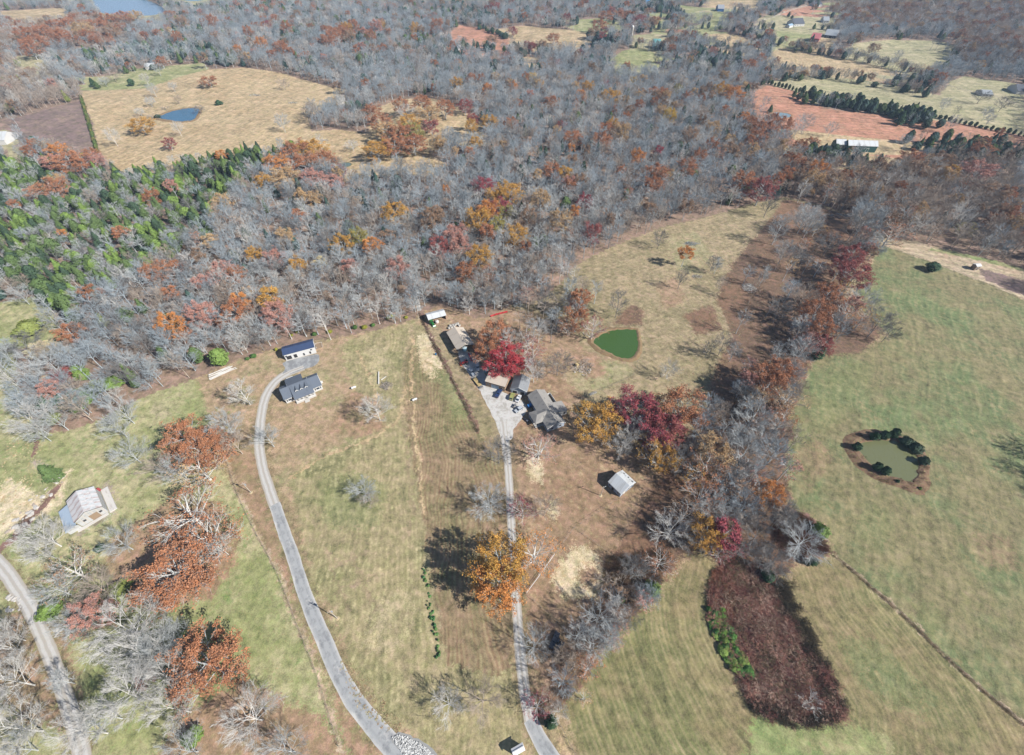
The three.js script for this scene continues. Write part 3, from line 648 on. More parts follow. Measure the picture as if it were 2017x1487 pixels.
grove('in the oak clump on the hay field', `
l rust 733 224 32 18
l rust 752 245 38 18
l tan 764 262 40 18
l rust 792 268 50 20
l gold 805 245 34 19
l copper 778 290 46 16
l rust 815 285 44 16
l olive 812 262 36 18
l gold 743 297 48 16
l rust 790 210 30 17
l rust 832 206 32 18
l tan 845 228 42 18
l rust 876 214 32 17
l red 850 251 28 14
b pale 800 222 34 18
b pale 694 286 28 9
b pale 630 280 16 17`);
grove('in woods behind the hay field', `
l red 916 210 26 14
l gold 928 250 20 15
l red 932 240 18 16
l gold 963 243 26 16
l rust 1006 247 26 15
l gold 898 167 24 16
l copper 929 157 16 15
l copper 948 158 14 15
l orange 961 178 18 15
l orange 1010 173 16 15
l yellow 1049 156 22 14
l rust 1145 161 16 14
l gold 1157 174 22 16
l crimson 1191 167 14 12
l gold 1202 193 34 17
l orange 1143 190 20 14
l rust 1087 205 28 16
l yellow 1249 162 16 13
l copper 1290 185 24 15
l brown 1320 160 18 14
l pink 1045 190 14 14
l gold 935 285 18 15
l tan 862 285 24 17`);
grove('in the middle of the central woods', `
l gold 1206 248 22 15
l rust 1192 258 30 16
l copper 1184 278 32 16
l rust 1127 275 34 16
l red 1106 253 20 14
l tan 1227 262 26 18
l orange 1257 312 26 16
l crimson 1296 302 16 14
l yellow 1318 230 22 17
l olive 1334 178 16 14
l rust 1087 342 36 17
l gold 1112 347 24 16
l pink 1122 364 26 15
l brown 1139 361 28 16
l crimson 955 368 40 15
l rust 1290 348 42 19
l rust 1285 370 34 17
l tan 1310 350 28 15
l orange 1125 298 14 14
l copper 1233 234 14 14`);
grove('near the front of the central woods', `
l gold 1004 384 44 20
l gold 980 392 38 17
l crimson 984 412 36 16
l orange 962 420 40 19
l gold 944 438 44 20
l olive 998 424 32 15
l gold 777 424 46 18
l tan 1065 397 34 18
l crimson 1150 402 28 16
l tan 1105 440 40 19
l orange 1131 424 16 16
l red 1166 462 32 17
l gold 1014 466 44 16
l olive 980 450 26 18
l pink 896 468 42 18
l red 866 490 36 17
l pink 908 490 40 17
l gold 943 511 44 18
l gold 676 486 38 17
l olive 706 474 34 18
l orange 731 492 30 17
l pink 787 534 40 17
l brown 851 432 40 18
l rust 917 538 34 15
l brown 1040 430 30 17
l orange 878 380 12 14`);
grove('at the woods edge above the navy-roofed barn', `
l orange 338 645 46 18
l pink 402 622 44 18
l rust 468 618 38 18
l orange 478 600 26 18
l gold 540 592 36 18
l pink 547 622 46 17
l rust 443 640 22 12
l copper 143 660 46 13
t pink 565 648 26 13`);
grove('in the thicket at the left edge', `
r bright 155 788 68 7
r bright 224 753 44 5
r olive 190 762 40 5
r olive 100 824 42 4
r olive 56 646 58 6
r deep 92 790 46 5
c bright 136 590 34 13
c cedar 140 618 36 14
c cedar 82 566 36 10
c bright 158 736 26 10
c bright 252 734 22 12
c cedar 262 752 18 10
b dark 48 678 66 11
b grey 60 715 70 13
b grey 105 722 80 16
l red 128 742 38 10
l pink 104 768 36 11
l tan 100 750 20 8
l cream 83 690 38 10
b brown 150 765 50 11
b pale 62 830 70 17
b pale 40 800 40 14
b grey 75 850 50 13
c olive 200 630 24 10
c cedar 118 560 24 11
c bright 106 600 20 9`);
grove('on the pasture above the old tin-roofed barn', `
B grey 58 599 46 12
B grey 265 834 56 15
B grey 251 861 52 14
B grey 278 911 60 14
B brown 342 943 64 14
B grey 466 861 66 17
B brown 478 894 44 14
B grey 540 880 46 14
B pale 493 797 46 16
c cedar 98 932 42 11
l copper 368 866 74 15
l copper 396 892 76 15
l copper 428 888 56 13
t tan 395 925 80 14
t rust 425 860 36 13
b grey 350 925 60 14`);
grove('beside the old tin-roofed barn', `
B pale 121 1076 84 16
B grey 262 1082 62 13
b pale 80 1085 54 13
r deep 196 1080 22 2`);
grove('on the leafy lawn right of the old barn', `
t rust 374 1012 118 15
t copper 412 1066 112 14
l copper 350 1132 124 14
b pale 432 1078 46 12
t copper 350 1132 128 14`);
grove('in the thicket along the bottom-left lane', `
t brown 142 1124 84 13
b grey 112 1160 70 12
b brown 196 1158 84 13
l pink 184 1210 58 13
r bright 98 1204 48 5
r olive 226 1172 64 4
b grey 140 1225 66 12
b pale 250 1240 136 18
b pale 270 1285 110 19
b grey 318 1275 84 14
b grey 340 1255 64 12
b pale 330 1335 90 16
b grey 300 1310 80 15
l copper 408 1308 116 15
l pink 290 1338 30 8
l copper 385 1340 60 12
b pale 255 1368 110 19
b pale 340 1395 84 17
b grey 205 1410 74 14
r bright 378 1452 44 4
b pale 490 1412 108 16
b grey 560 1478 80 14
b grey 360 1478 70 14
b grey 165 1225 60 11`);
grove('in the bottom-left corner', `
b pale 20 1340 100 16
B pale 46 1282 78 15
B pale 85 1440 110 17
b pale 10 1250 60 14
B pale 212 1444 92 18
b grey 30 1475 70 14
b grey 120 1340 40 10`);
grove('along the yard drive', `
l gold 986 1112 92 20
l orange 984 1150 84 17
t orange 1052 1092 84 14
t crimson 1030 1006 44 11
B dark 983 912 60 14
t pink 1062 885 62 12
b grey 962 985 72 13
t crimson 1018 990 32 9
b brown 1074 1000 60 12
b grey 716 966 56 8
b brown 728 985 40 6
b pale 884 1385 70 9
b brown 950 1378 78 10
b grey 1052 1270 64 11
b grey 968 1000 46 10`);
grove('in the grove between drive and field', `
b grey 1180 1212 74 13
b grey 1168 1275 70 13
b pale 1215 1200 48 12
b brown 1135 1290 56 12
b blue 1110 1342 54 11
b grey 1195 1255 50 12
t crimson 1058 1390 48 8
t pink 1222 1240 26 7
t pink 1210 1268 24 6
b brown 1085 1378 44 8
b pale 1102 1400 40 8
r deep 1085 1422 30 4
t gold 1130 1310 30 7
r bright 1284 1160 36 5
r bright 1224 1180 18 4
t tan 1150 1375 30 7
s brown 1225 1150 60 6
t rust 1300 1105 56 8
b dark 1250 1115 60 9
s dark 1270 1130 60 7
s brown 1190 1140 40 4`);
grove('on the lawn of the left house', `
B pale 749 828 62 15
B pale 652 669 26 19`);
grove('beside the farmyard sheds', `
l copper 976 658 52 16
l rust 962 690 48 14
l bright 998 708 58 15
l bright 978 722 40 12
l bright 1016 720 36 11
t rust 965 705 50 10
t red 1050 690 52 13
t brown 1040 668 46 13
b pale 1005 672 40 16
b pale 1052 730 46 15
b pale 1062 650 40 16
B dark 1085 675 32 18
B dark 1097 739 56 14
t red 1035 712 40 9`);
grove('beside the green pond', `
l rust 1140 598 36 17
l rust 1135 630 44 15
t red 1168 646 44 15
t rust 1120 642 36 12
B dark 1073 612 34 19
B grey 1038 592 24 18
B dark 1116 635 28 19
B dark 1212 625 34 19
B grey 1170 598 28 17
B pale 1127 576 26 19
B pale 1312 745 36 11
B pale 1110 569 26 19
B pale 1102 558 26 18
s brown 1148 720 50 2`);
grove('on the rough clearing', `
B dark 1295 490 30 14
l orange 1349 504 24 14
B dark 1335 569 26 15
B dark 1398 536 24 12
B grey 1406 540 22 12
B dark 1504 428 30 19
B grey 1520 482 36 22
B brown 1414 578 24 12
B pale 1570 400 26 18
B grey 1533 520 40 17
B grey 1570 460 46 22
B grey 1580 472 46 21
B dark 1620 504 44 16
B dark 1522 636 38 17
B brown 1560 622 50 21
B dark 1388 704 26 12
B dark 1414 700 42 14
B brown 1668 476 46 24
B grey 1680 470 56 24
b blue 1700 425 52 22
b blue 1714 455 44 20
b blue 1725 490 40 15
b pale 1595 430 60 18
t gold 1608 450 30 10`);
grove('along the big meadow edge', `
l red 1672 510 46 19
l red 1682 545 52 18
l red 1655 528 34 16
t yellow 1661 565 26 11
l rust 1626 588 48 17
l copper 1604 620 50 17
l copper 1612 650 46 16
l red 1618 680 34 13
t rust 1664 622 60 17
t gold 1698 628 50 13
b dark 1730 636 66 18
b grey 1698 590 60 17
b dark 1752 655 40 12
c deep 1614 695 30 9
l rust 1528 736 54 17
l copper 1512 756 58 17
t rust 1500 775 44 16
t tan 1545 792 56 17
t copper 1540 830 52 15
b blue 1558 745 52 16
b grey 1580 690 52 16
t pink 1590 680 44 14
b grey 1484 822 78 18
b grey 1466 895 84 18
b blue 1520 900 76 17
b grey 1500 860 60 16
b grey 1445 860 44 17
l orange 1510 976 50 15
b grey 1480 945 70 16
b blue 1440 960 66 16
b grey 1400 1000 70 16
b blue 1465 1000 64 15
b dark 1490 1055 70 14
b grey 1430 1010 56 15
t crimson 1485 935 34 10
b dark 1525 1105 60 9
b dark 1450 930 50 16
b dark 1500 1010 60 14
t brown 1430 940 44 15
t brown 1455 975 40 14`);
grove('in the grove by the small shed', `
l gold 1172 832 72 17
t gold 1190 855 56 12
l crimson 1252 806 72 17
l crimson 1296 852 72 16
l red 1312 850 60 17
l red 1280 830 50 16
l rust 1341 808 82 18
b pale 1237 858 50 15
b pale 1225 880 46 14
b grey 1262 845 44 15
t gold 1295 895 64 16
l gold 1306 905 48 14
l tan 1400 895 58 19
t rust 1385 922 74 17
t gold 1365 945 46 13
B dark 1330 936 56 17
b blue 1395 800 44 18
b blue 1385 840 56 18
b pale 1322 1044 76 15
l gold 1390 1052 56 15
l crimson 1426 1054 48 15
t crimson 1420 1085 44 11
b dark 1368 1060 60 13
t rust 1380 980 70 15
t brown 1350 1010 56 14
b dark 1465 1085 60 12
t crimson 1455 1085 26 9`);
grove('standing in the bramble patch', `
b grey 1582 1066 92 11
b dark 1518 1108 60 8
r deep 1600 1106 22 4
r deep 1512 1135 30 4
r bright 1616 1044 36 4
s pale 1598 1382 46 4`);
grove('around the olive pond', `
r deep 1688 880 20 4
r deep 1722 860 19 5
r deep 1742 858 19 5
r deep 1762 854 19 6
r dark 1786 870 28 4
r dark 1804 882 30 4
r dark 1820 908 22 4
r deep 1728 920 19 5
r deep 1744 928 19 5
r bright 1812 962 8 1.5
r deep 1768 948 9 1.5`);
grove('by the dirt strip above the meadow', `
c deep 1838 526 24 6`);
grove('in the dark woods above the dirt strip', `
l copper 1464 362 40 20
l red 1500 376 44 20
l orange 1609 338 34 18
l pink 1922 342 52 19
l rust 1982 424 34 16
l gold 1870 343 24 16
l copper 1376 312 26 16
l copper 1352 334 34 17
l rust 1568 324 30 16
l brown 1810 340 40 17
l brown 1700 355 40 18
l brown 1640 360 40 18
l tan 1600 360 34 20
l brown 1960 385 44 17
l brown 1850 320 38 17
b pale 1890 425 50 20
b pale 1815 445 44 18
l brown 1730 330 30 16
l brown 1760 400 40 18
t olive 1900 455 34 12
t brown 1740 430 60 20
t rust 1755 460 56 18
l rust 1935 300 40 12
l rust 1790 315 40 16`);
grove('at the right corner of the central woods', `
l rust 1504 258 38 18
l copper 1520 240 26 17
l rust 1490 275 34 17
l gold 1420 180 30 18
l orange 1446 188 34 18
l copper 1352 195 18 15
l rust 1477 248 26 17
l rust 1543 246 28 16
l orange 1463 235 18 15
l copper 1426 222 16 15
l tan 1405 255 26 16
l brown 1360 270 30 17
l rust 1400 290 24 16
l brown 1440 300 36 17
c deep 1518 215 12 8
c deep 1470 180 20 14
l copper 1598 282 26 10
l rust 1575 290 24 14`);
grove('on the far fields to the right', `
l rust 1473 132 26 18
l pink 1402 104 18 15
c deep 1775 234 22 14
b grey 1797 232 22 10
b grey 1508 200 18 12
B grey 1578 262 38 17
B dark 1874 236 10 14
B pale 1862 262 20 17
b grey 1690 300 24 17
b grey 1785 280 32 14
b grey 1950 235 16 14
b dark 1978 204 34 14
b dark 1934 190 36 12
b grey 1862 205 20 14
b grey 1945 222 20 14
b grey 1770 108 16 14
l brown 1721 96 20 14
l brown 1685 75 22 16
c deep 1837 226 18 9
B grey 1630 270 22 14
b grey 1570 255 30 12
c dark 1670 60 12 10`);
grove('in the oak belt beyond the clearing fields', `
l rust 1195 32 26 16
l rust 1180 50 26 18
l red 1260 40 26 16
l copper 1220 30 24 16
l brown 1170 65 24 15
l rust 1090 76 22 14
l brown 970 80 22 14
l red 1010 62 18 14
l brown 1062 22 20 16
l rust 1290 42 20 15`);

// ---------------------------------------------------------------- lanes, yards, ponds, river
function patternTexture(w, h, paint) {
  const d = new Uint8Array(w * h * 4);
  for (let j = 0; j < h; j++) for (let i = 0; i < w; i++) { const c = paint(i / w, j / h, i, j); for (let k = 0; k < 3; k++) d[(j * w + i) * 4 + k] = clamp(toS(c[k]), 0, 255); d[(j * w + i) * 4 + 3] = 255; }
  const t = new THREE.DataTexture(d, w, h, THREE.RGBAFormat, THREE.UnsignedByteType);
  t.colorSpace = THREE.SRGBColorSpace; t.wrapS = t.wrapT = THREE.RepeatWrapping; t.magFilter = THREE.LinearFilter; t.minFilter = THREE.LinearMipmapLinearFilter; t.generateMipmaps = true; t.needsUpdate = true; return t;
}
const mix3 = (a, b, t) => [lerp(a[0], b[0], t), lerp(a[1], b[1], t), lerp(a[2], b[2], t)];
const GRAVEL = albedo(224, 221, 216), GRAVEL_D = albedo(184, 178, 168), DIRT = albedo(176, 158, 128), ASPH = albedo(186, 188, 188), ASPH_D = albedo(150, 152, 154);
const laneTex = patternTexture(128, 512, (u, v) => {           // two wheel tracks with a grassier crown
  const wob = (sample(NA, v, 0.2) - 0.5) * 0.1, x = u + wob, track = Math.max(smooth(0.16, 0.06, Math.abs(x - 0.3)), smooth(0.16, 0.06, Math.abs(x - 0.72))), n = sample(NC, u * 0.4, v * 3), edge = smooth(0.1, 0.0, Math.min(u, 1 - u)) * n;
  return mix3(mix3(mix3(GRAVEL_D, GRAVEL, 0.45 + track * 0.4 + 0.35 * (n - 0.5)), DIRT, (1 - track) * n * 0.4), DIRT, edge).map((c) => c * (0.86 + 0.28 * rnd()));
});
const pavedTex = patternTexture(128, 512, (u, v) => {
  const n = sample(NB, u * 0.5, v * 2), n2 = sample(NB, u * 0.2 + 0.3, v), tr = Math.max(smooth(0.1, 0.02, Math.abs(u - 0.3)), smooth(0.1, 0.02, Math.abs(u - 0.7))), edge = smooth(0.2, 0.02, Math.min(u, 1 - u)) * (0.4 + n2);
  return mix3(mix3(ASPH, ASPH_D, smooth(0.35, 0.75, n) * 0.8 + tr * 0.25), GRAVEL, clamp(edge * 0.8 + smooth(0.6, 0.8, n2) * 0.5, 0, 1)).map((c) => c * (0.92 + 0.16 * rnd()));
});
const yardTex = patternTexture(512, 512, (u, v) => { const n = sample(NB, u, v), n2 = sample(NC, u, v); return mix3(mix3(GRAVEL, GRAVEL_D, smooth(0.35, 0.75, n) * 0.8), DIRT, smooth(0.55, 0.85, n2) * 0.3).map((c) => c * (0.85 + 0.3 * rnd())); });
const apronTex = patternTexture(256, 256, (u, v) => { const n = sample(NB, u, v), n2 = sample(NA, u, v); return mix3(ASPH_D, ASPH, smooth(0.3, 0.7, n * 0.6 + n2 * 0.4)).map((c) => c * (0.93 + 0.14 * rnd())); });
const M_lane = new THREE.MeshStandardMaterial({ map: laneTex, roughness: 1, side: THREE.DoubleSide }), M_paved = new THREE.MeshStandardMaterial({ map: pavedTex, roughness: 0.95, side: THREE.DoubleSide }), M_yard = new THREE.MeshStandardMaterial({ map: yardTex, roughness: 1, side: THREE.DoubleSide }), M_apron = new THREE.MeshStandardMaterial({ map: apronTex, roughness: 0.95, side: THREE.DoubleSide });
function course(px, step = 1.3) {                  // smooth line over the ground through points of the photograph
  const c = new THREE.CatmullRomCurve3(px.map(([x, y]) => { const p = at(x, y); return V(p.x, 0, p.z); }), false, 'centripetal');
  return c.getSpacedPoints(Math.max(2, Math.ceil(c.getLength() / step)));
}
function lane(name, px, widths, material, label, lift) {
  const pts = course(px), pos = [], uv = [], n = pts.length; let run = 0, prev = null, ja = 0, jb = 0;
  pts.forEach((p, k) => {
    const t = pts[Math.min(k + 1, n - 1)].clone().sub(pts[Math.max(k - 1, 0)]).normalize(), f = k / (n - 1) * (widths.length - 1), w0 = lerp(widths[Math.floor(f)], widths[Math.min(widths.length - 1, Math.floor(f) + 1)], f % 1) / 2;
    const a = w0 + (ja = ja * 0.75 + rr(-0.08, 0.08)), b = w0 + (jb = jb * 0.75 + rr(-0.08, 0.08)), L = [p.x + t.z * a, p.z - t.x * a], R = [p.x - t.z * b, p.z + t.x * b];
    const cur = [[L[0], hgt(...L) + lift, L[1]], [p.x, hgt(p.x, p.z) + lift + 0.03, p.z], [R[0], hgt(...R) + lift, R[1]]];
    if (k) run += p.distanceTo(pts[k - 1]);
    const cu = [[0, run / 26], [0.5, run / 26], [1, run / 26]];
    const now = { c: cur, u: cu };
    if (prev) for (let s = 0; s < 2; s++) for (const [q, e] of [[prev, s], [now, s + 1], [now, s], [prev, s], [prev, s + 1], [now, s + 1]]) { pos.push(...q.c[e]); uv.push(...q.u[e]); }
    prev = now;
  });
  const g = new THREE.BufferGeometry(); g.setAttribute('position', new THREE.Float32BufferAttribute(pos, 3)); g.setAttribute('uv', new THREE.Float32BufferAttribute(uv, 2)); g.computeVertexNormals();
  return structure(name, g, material, label);
}
function outline(px, jitter = 0.5, step = 1.6) {   // a ragged closed outline on the ground
  const c = new THREE.CatmullRomCurve3(px.map(([x, y]) => { const p = at(x, y); return V(p.x, 0, p.z); }), true, 'centripetal'), pts = c.getSpacedPoints(Math.ceil(c.getLength() / step)); pts.pop();
  return pts.map((p) => V(p.x + rr(-jitter, jitter), 0, p.z + rr(-jitter, jitter)));
}
function sheet(pts, y, uvScale) {
  const g = new THREE.ShapeGeometry(new THREE.Shape(pts.map((p) => new THREE.Vector2(p.x, -p.z)))); g.rotateX(-Math.PI / 2); g.translate(0, y, 0);
  const P = g.attributes.position, uv = new Float32Array(P.count * 2); for (let i = 0; i < P.count; i++) { uv[i * 2] = P.getX(i) / uvScale; uv[i * 2 + 1] = P.getZ(i) / uvScale; }
  g.setAttribute('uv', new THREE.BufferAttribute(uv, 2)); return g;
}
lane('gravel_driveway', [[598, 722], [566, 735], [542, 752], [524, 780], [515, 815], [512, 850], [512, 885], [517, 920], [528, 955], [541, 995]], [6, 5, 4.6, 4.4, 4.6], M_lane, 'pale gravel driveway curving up to the left house', 0.012);
lane('paved_driveway', [[541, 993], [556, 1038], [575, 1090], [592, 1145], [612, 1200], [640, 1265], [668, 1330], [705, 1390], [748, 1442], [800, 1500]], [4.4, 4.6, 5, 5.4, 6], M_paved, 'grey paved lane climbing from the bottom edge beside the mown meadow', 0.016);
lane('gravel_driveway', [[990, 830], [994, 862], [999, 900], [1003, 950], [1006, 1010], [1010, 1080], [1014, 1150], [1019, 1210], [1023, 1265], [1028, 1320], [1036, 1375], [1045, 1420]], [5, 3.6, 3.4, 3.4, 3.6, 4], M_lane, 'straight gravel drive leading up to the farmyard', 0.012);
lane('paved_driveway', [[1044, 1416], [1060, 1450], [1086, 1492], [1120, 1540]], [4.2, 5, 5], M_paved, 'end of the farm drive at the bottom edge', 0.016);
lane('gravel_driveway', [[-30, 1085], [5, 1118], [35, 1160], [60, 1200], [82, 1250], [103, 1300], [125, 1360], [145, 1420], [162, 1490], [170, 1530]], [4.6, 4.6, 4.4, 4.4], M_lane, 'pale two-track lane in the bottom left corner', 0.012);
lane('farm_track', [[826, 612], [822, 595], [815, 575]], [3, 3], M_lane, 'short dirt track running into the woods by the white shed', 0.012);
structure('asphalt_apron', sheet(outline([[557, 715], [610, 700], [627, 698], [628, 712], [622, 719], [598, 727], [572, 737], [556, 737], [562, 726]], 0.2), 0.03, 12), M_apron, 'grey asphalt apron in front of the navy-roofed barn');
structure('gravel_yard', sheet(outline([[902, 684], [922, 692], [945, 715], [958, 740], [975, 762], [1000, 776], [1030, 790], [1038, 806], [1026, 826], [1012, 846], [1006, 866], [988, 862], [976, 832], [960, 798], [944, 768], [926, 740], [908, 712]], 0.3), 0.02, 14), M_yard, 'pale gravel farmyard between the sheds and the right house');
structure('gravel_pile', sheet(outline([[768, 1452], [790, 1444], [830, 1462], [868, 1500], [830, 1520], [800, 1495]], 0.5), 0.04, 6), new THREE.MeshStandardMaterial({ map: patternTexture(256, 256, () => { const k = rr(0.3, 1.1); return [0.3 * k, 0.3 * k, 0.29 * k]; }), roughness: 1, side: THREE.DoubleSide }), 'spread of coarse pale stone at the bottom edge beside the lane');

// ponds: level water inside a low uneven bank
const ripple = (() => { const w = 256, d = new Uint8Array(w * w * 4); for (let j = 0; j < w; j++) for (let i = 0; i < w; i++) { const v = Math.round(255 * (0.6 * NB[j * NT + i] + 0.4 * NC[j * NT + i])); d.set([v, v, v, 255], (j * w + i) * 4); } const t = new THREE.DataTexture(d, w, w); t.wrapS = t.wrapT = THREE.RepeatWrapping; t.magFilter = THREE.LinearFilter; t.needsUpdate = true; return t; })();
function pond(px, colour, bankC, label, bankW, bankH = 0.5, rough = 0.12, jitter = 0.45) {
  const o = outline(px, jitter), c = o.reduce((a, p) => a.add(p), V(0, 0, 0)).multiplyScalar(1 / o.length), y0 = hgt(c.x, c.z);
  const water = structure('pond_water', sheet(o, y0 + 0.06, 9), new THREE.MeshStandardMaterial({ color: col(...colour, 0.85), roughness: rough, bumpMap: ripple, bumpScale: 0.08, side: THREE.DoubleSide }), label);
  if (!bankW) return water;
  const rings = [[-0.5, -0.1], [0.3, bankH * 0.6], [bankW * 0.5, bankH], [bankW, bankH * 0.3], [bankW * 1.25, -0.1]], pos = [], n = o.length, w = o.map((_, i) => 0.65 + 0.7 * sample(NA, i / n, 0.4));
  const P = (i, k) => { i %= n; const d = V(o[i].x - c.x, 0, o[i].z - c.z).normalize(), r = rings[k][0] * (k > 1 ? w[i] : 1); return [o[i].x + d.x * r, y0 + rings[k][1] * (k > 0 && k < 4 ? w[i] : 1), o[i].z + d.z * r]; };
  for (let i = 0; i < n; i++) for (let k = 0; k < 4; k++) pos.push(...P(i, k), ...P(i + 1, k + 1), ...P(i + 1, k), ...P(i, k), ...P(i, k + 1), ...P(i + 1, k + 1));
  const uv = []; for (let i = 0; i < pos.length; i += 3) uv.push(pos[i] / 9, pos[i + 2] / 9);
  const g = new THREE.BufferGeometry(); g.setAttribute('position', new THREE.Float32BufferAttribute(pos, 3)); g.setAttribute('uv', new THREE.Float32BufferAttribute(uv, 2)); g.computeVertexNormals();
  const A = albedo(...bankC), B = albedo(...bankC.map((v) => v * 0.8)), D = albedo(150, 142, 92);
  structure('pond_bank', g, new THREE.MeshStandardMaterial({ map: patternTexture(128, 128, (u, v) => mix3(mix3(A, B, sample(NB, u, v)), D, smooth(0.55, 0.8, sample(NC, u, v))).map((q) => q * rr(0.8, 1.2))), roughness: 1, side: THREE.DoubleSide }), 'earth bank round the ' + label.split(' ').slice(0, 3).join(' '));
  return o;
}
pond([[1168, 672], [1182, 661], [1204, 651], [1230, 649], [1252, 651], [1256, 668], [1254, 690], [1243, 705], [1226, 706], [1204, 697], [1184, 687]], [84, 118, 56], [168, 138, 104], 'deep green farm pond in the clearing', 2.6);
const POND_R = pond([[1690, 880], [1698, 872], [1730, 866], [1762, 868], [1786, 876], [1800, 890], [1810, 905], [1808, 925], [1802, 946], [1792, 950], [1768, 942], [1738, 932], [1718, 916], [1700, 900]], [136, 140, 100], [150, 118, 92], 'olive muddy pond in the big meadow', 5, 0.7, 0.2);
pond([[312, 231], [330, 222], [352, 216], [375, 213], [392, 215], [388, 226], [380, 236], [360, 239], [335, 237]], [70, 128, 164], [168, 136, 100], 'blue pond in the tan hay field', 4, 0.5, 0.1, 1);
pond([[1524, 222], [1542, 222], [1558, 227], [1550, 232], [1530, 233]], [150, 178, 190], [186, 140, 108], 'small pale pond beside the red field', 3, 0.4, 0.1, 0.8);
pond([[672, 324], [684, 320], [692, 324], [686, 328], [676, 328]], [120, 140, 130], [140, 130, 90], 'tiny pond on the lower hay field', 1.2, 0.3, 0.1, 0.3);
pond([[-40, 1], [172, -8], [186, 8], [196, 24], [250, 30], [300, 30], [328, 22], [310, 10], [270, -8], [250, -26], [60, -26]].slice(1, 11), [150, 186, 216], [150, 150, 130], 'wide blue river at the top left', 0, 0, 0.22, 3);
pond([[350, -4], [380, 2], [402, 0], [420, -8], [370, -14]], [150, 186, 216], [150, 150, 130], 'second bend of the blue river', 0, 0, 0.22, 2);

// ---------------------------------------------------------------- buildings
const WHITE = mat(238, 238, 236, 0.7), GLASS = mat(60, 74, 92, 0.08), NAVY = mat(70, 88, 122, 0.55), SLATE = mat(116, 126, 140, 0.85), SHINGLE = mat(164, 160, 154, 0.9), TANROOF = mat(204, 186, 166, 0.6), GREYROOF = mat(178, 184, 188, 0.5), DARK = mat(48, 48, 52, 0.8), TIN = mat(200, 204, 208, 0.45, { metalness: 0.3 }), PALEBLUE = mat(170, 200, 224, 0.5), TANWALL = mat(188, 160, 132, 0.8), WOOD = mat(166, 142, 116, 0.95), GREENW = mat(40, 96, 90, 0.6), REDW = mat(176, 74, 78, 0.7), CONC = mat(220, 216, 208, 0.9), STONE = mat(214, 208, 200, 0.95), BLUEWALL = mat(176, 188, 204, 0.8), ROOFDARK = mat(92, 98, 110, 0.85);
function grained(r, g, b, rough, amp, m, streak = 1, k2) {      // a worn, uneven coat of one colour
  const A = albedo(r, g, b), B = k2 ? albedo(...k2) : A.map((v) => v * 0.72);
  const t = patternTexture(128, 128, (u, v) => mix3(A, B, smooth(0.42, 0.78, sample(NB, u, v * streak)) * amp).map((c) => c * rr(0.95, 1.05)));
  t.repeat.set(1 / m, 1 / m); return new THREE.MeshStandardMaterial({ map: t, roughness: rough, side: THREE.DoubleSide });
}
const worldUV = (g) => { const P = g.attributes.position, uv = new Float32Array(P.count * 2); for (let i = 0; i < P.count; i++) { uv[i * 2] = P.getX(i) + P.getY(i) * 0.37; uv[i * 2 + 1] = P.getZ(i) + P.getY(i); } g.setAttribute('uv', new THREE.BufferAttribute(uv, 2)); return g; };
const R_SLATE = grained(112, 122, 136, 0.9, 0.5, 7), R_SHINGLE = grained(170, 166, 160, 0.92, 0.6, 6), R_NAVY = grained(66, 84, 120, 0.5, 0.25, 9), R_TAN = grained(226, 212, 194, 0.6, 0.35, 8, 0.3), R_TIN = grained(226, 230, 232, 0.5, 0.5, 5, 0.3, [186, 184, 178]), R_RUST = grained(240, 238, 238, 0.6, 0.9, 3, 0.25, [186, 156, 146]), R_GREY = grained(150, 154, 158, 0.85, 0.5, 6), BOARDS = grained(214, 216, 216, 0.95, 0.9, 3, 3, [156, 156, 154]);
function plot(A, B, C, h) {                        // length axis A to B (the +z side), C across from B, all at eave height
  const a = at(...A, h), b = at(...B, h), c = at(...C, h), L = Math.hypot(b.x - a.x, b.z - a.z), yaw = Math.atan2(-(b.z - a.z), b.x - a.x);
  const zx = Math.sin(yaw), zz = Math.cos(yaw), W = Math.abs((c.x - b.x) * zx + (c.z - b.z) * zz);
  const x = (a.x + b.x) / 2 - zx * W / 2, z = (a.z + b.z) / 2 - zz * W / 2;
  return { x, y: hgt(x, z), z, yaw, L, W };
}
function gable(t, L, W, he, rise, { roof, wall, over = 0.4, thick = 0.16, trim = WHITE, x = 0, z = 0, ridge = 0, open = [] }) {
  const l = L / 2 - over, w = W / 2 - over, rz = z + ridge * W / 2, hr = he + rise, drop = rise * over / (W / 2), P = [[x - l, -0.3, z + w], [x + l, -0.3, z + w], [x + l, -0.3, z - w], [x - l, -0.3, z - w], [x - l, he + drop, z + w], [x + l, he + drop, z + w], [x + l, he + drop, z - w], [x - l, he + drop, z - w], [x - l, hr - 0.05, rz], [x + l, hr - 0.05, rz]];
  const F = { front: [0, 1, 5, 4], back: [2, 3, 7, 6], right: [1, 2, 6, 9, 5], left: [3, 0, 4, 8, 7] };
  for (const [k, f] of Object.entries(F)) if (!open.includes(k)) part(t, 'wall', worldUV(poly(P, [f])), wall);
  const s1 = slab([[x - L / 2, hr, rz], [x + L / 2, hr, rz], [x + L / 2, he, z + W / 2], [x - L / 2, he, z + W / 2]].reverse(), -thick), s2 = slab([[x - L / 2, hr, rz], [x + L / 2, hr, rz], [x + L / 2, he, z - W / 2], [x - L / 2, he, z - W / 2]], thick);
  const R = part(t, 'roof', [worldUV(s1.translate(0, 0.16, 0)), worldUV(s2.translate(0, 0.16, 0))], roof);
  part(R, 'ridge_cap', box(L + 0.06, 0.1, 0.4, x, hr + 0.2, rz), roof);
  if (trim) for (const sx of [-1, 1]) for (const sz of [-1, 1]) { const a = [x + sx * (L / 2 + 0.02), hr + 0.02, rz], b = [x + sx * (L / 2 + 0.02), he + 0.02, z + sz * W / 2]; part(R, 'bargeboard', rod(a, b, 0.12, 4), trim); }
  return R;
}
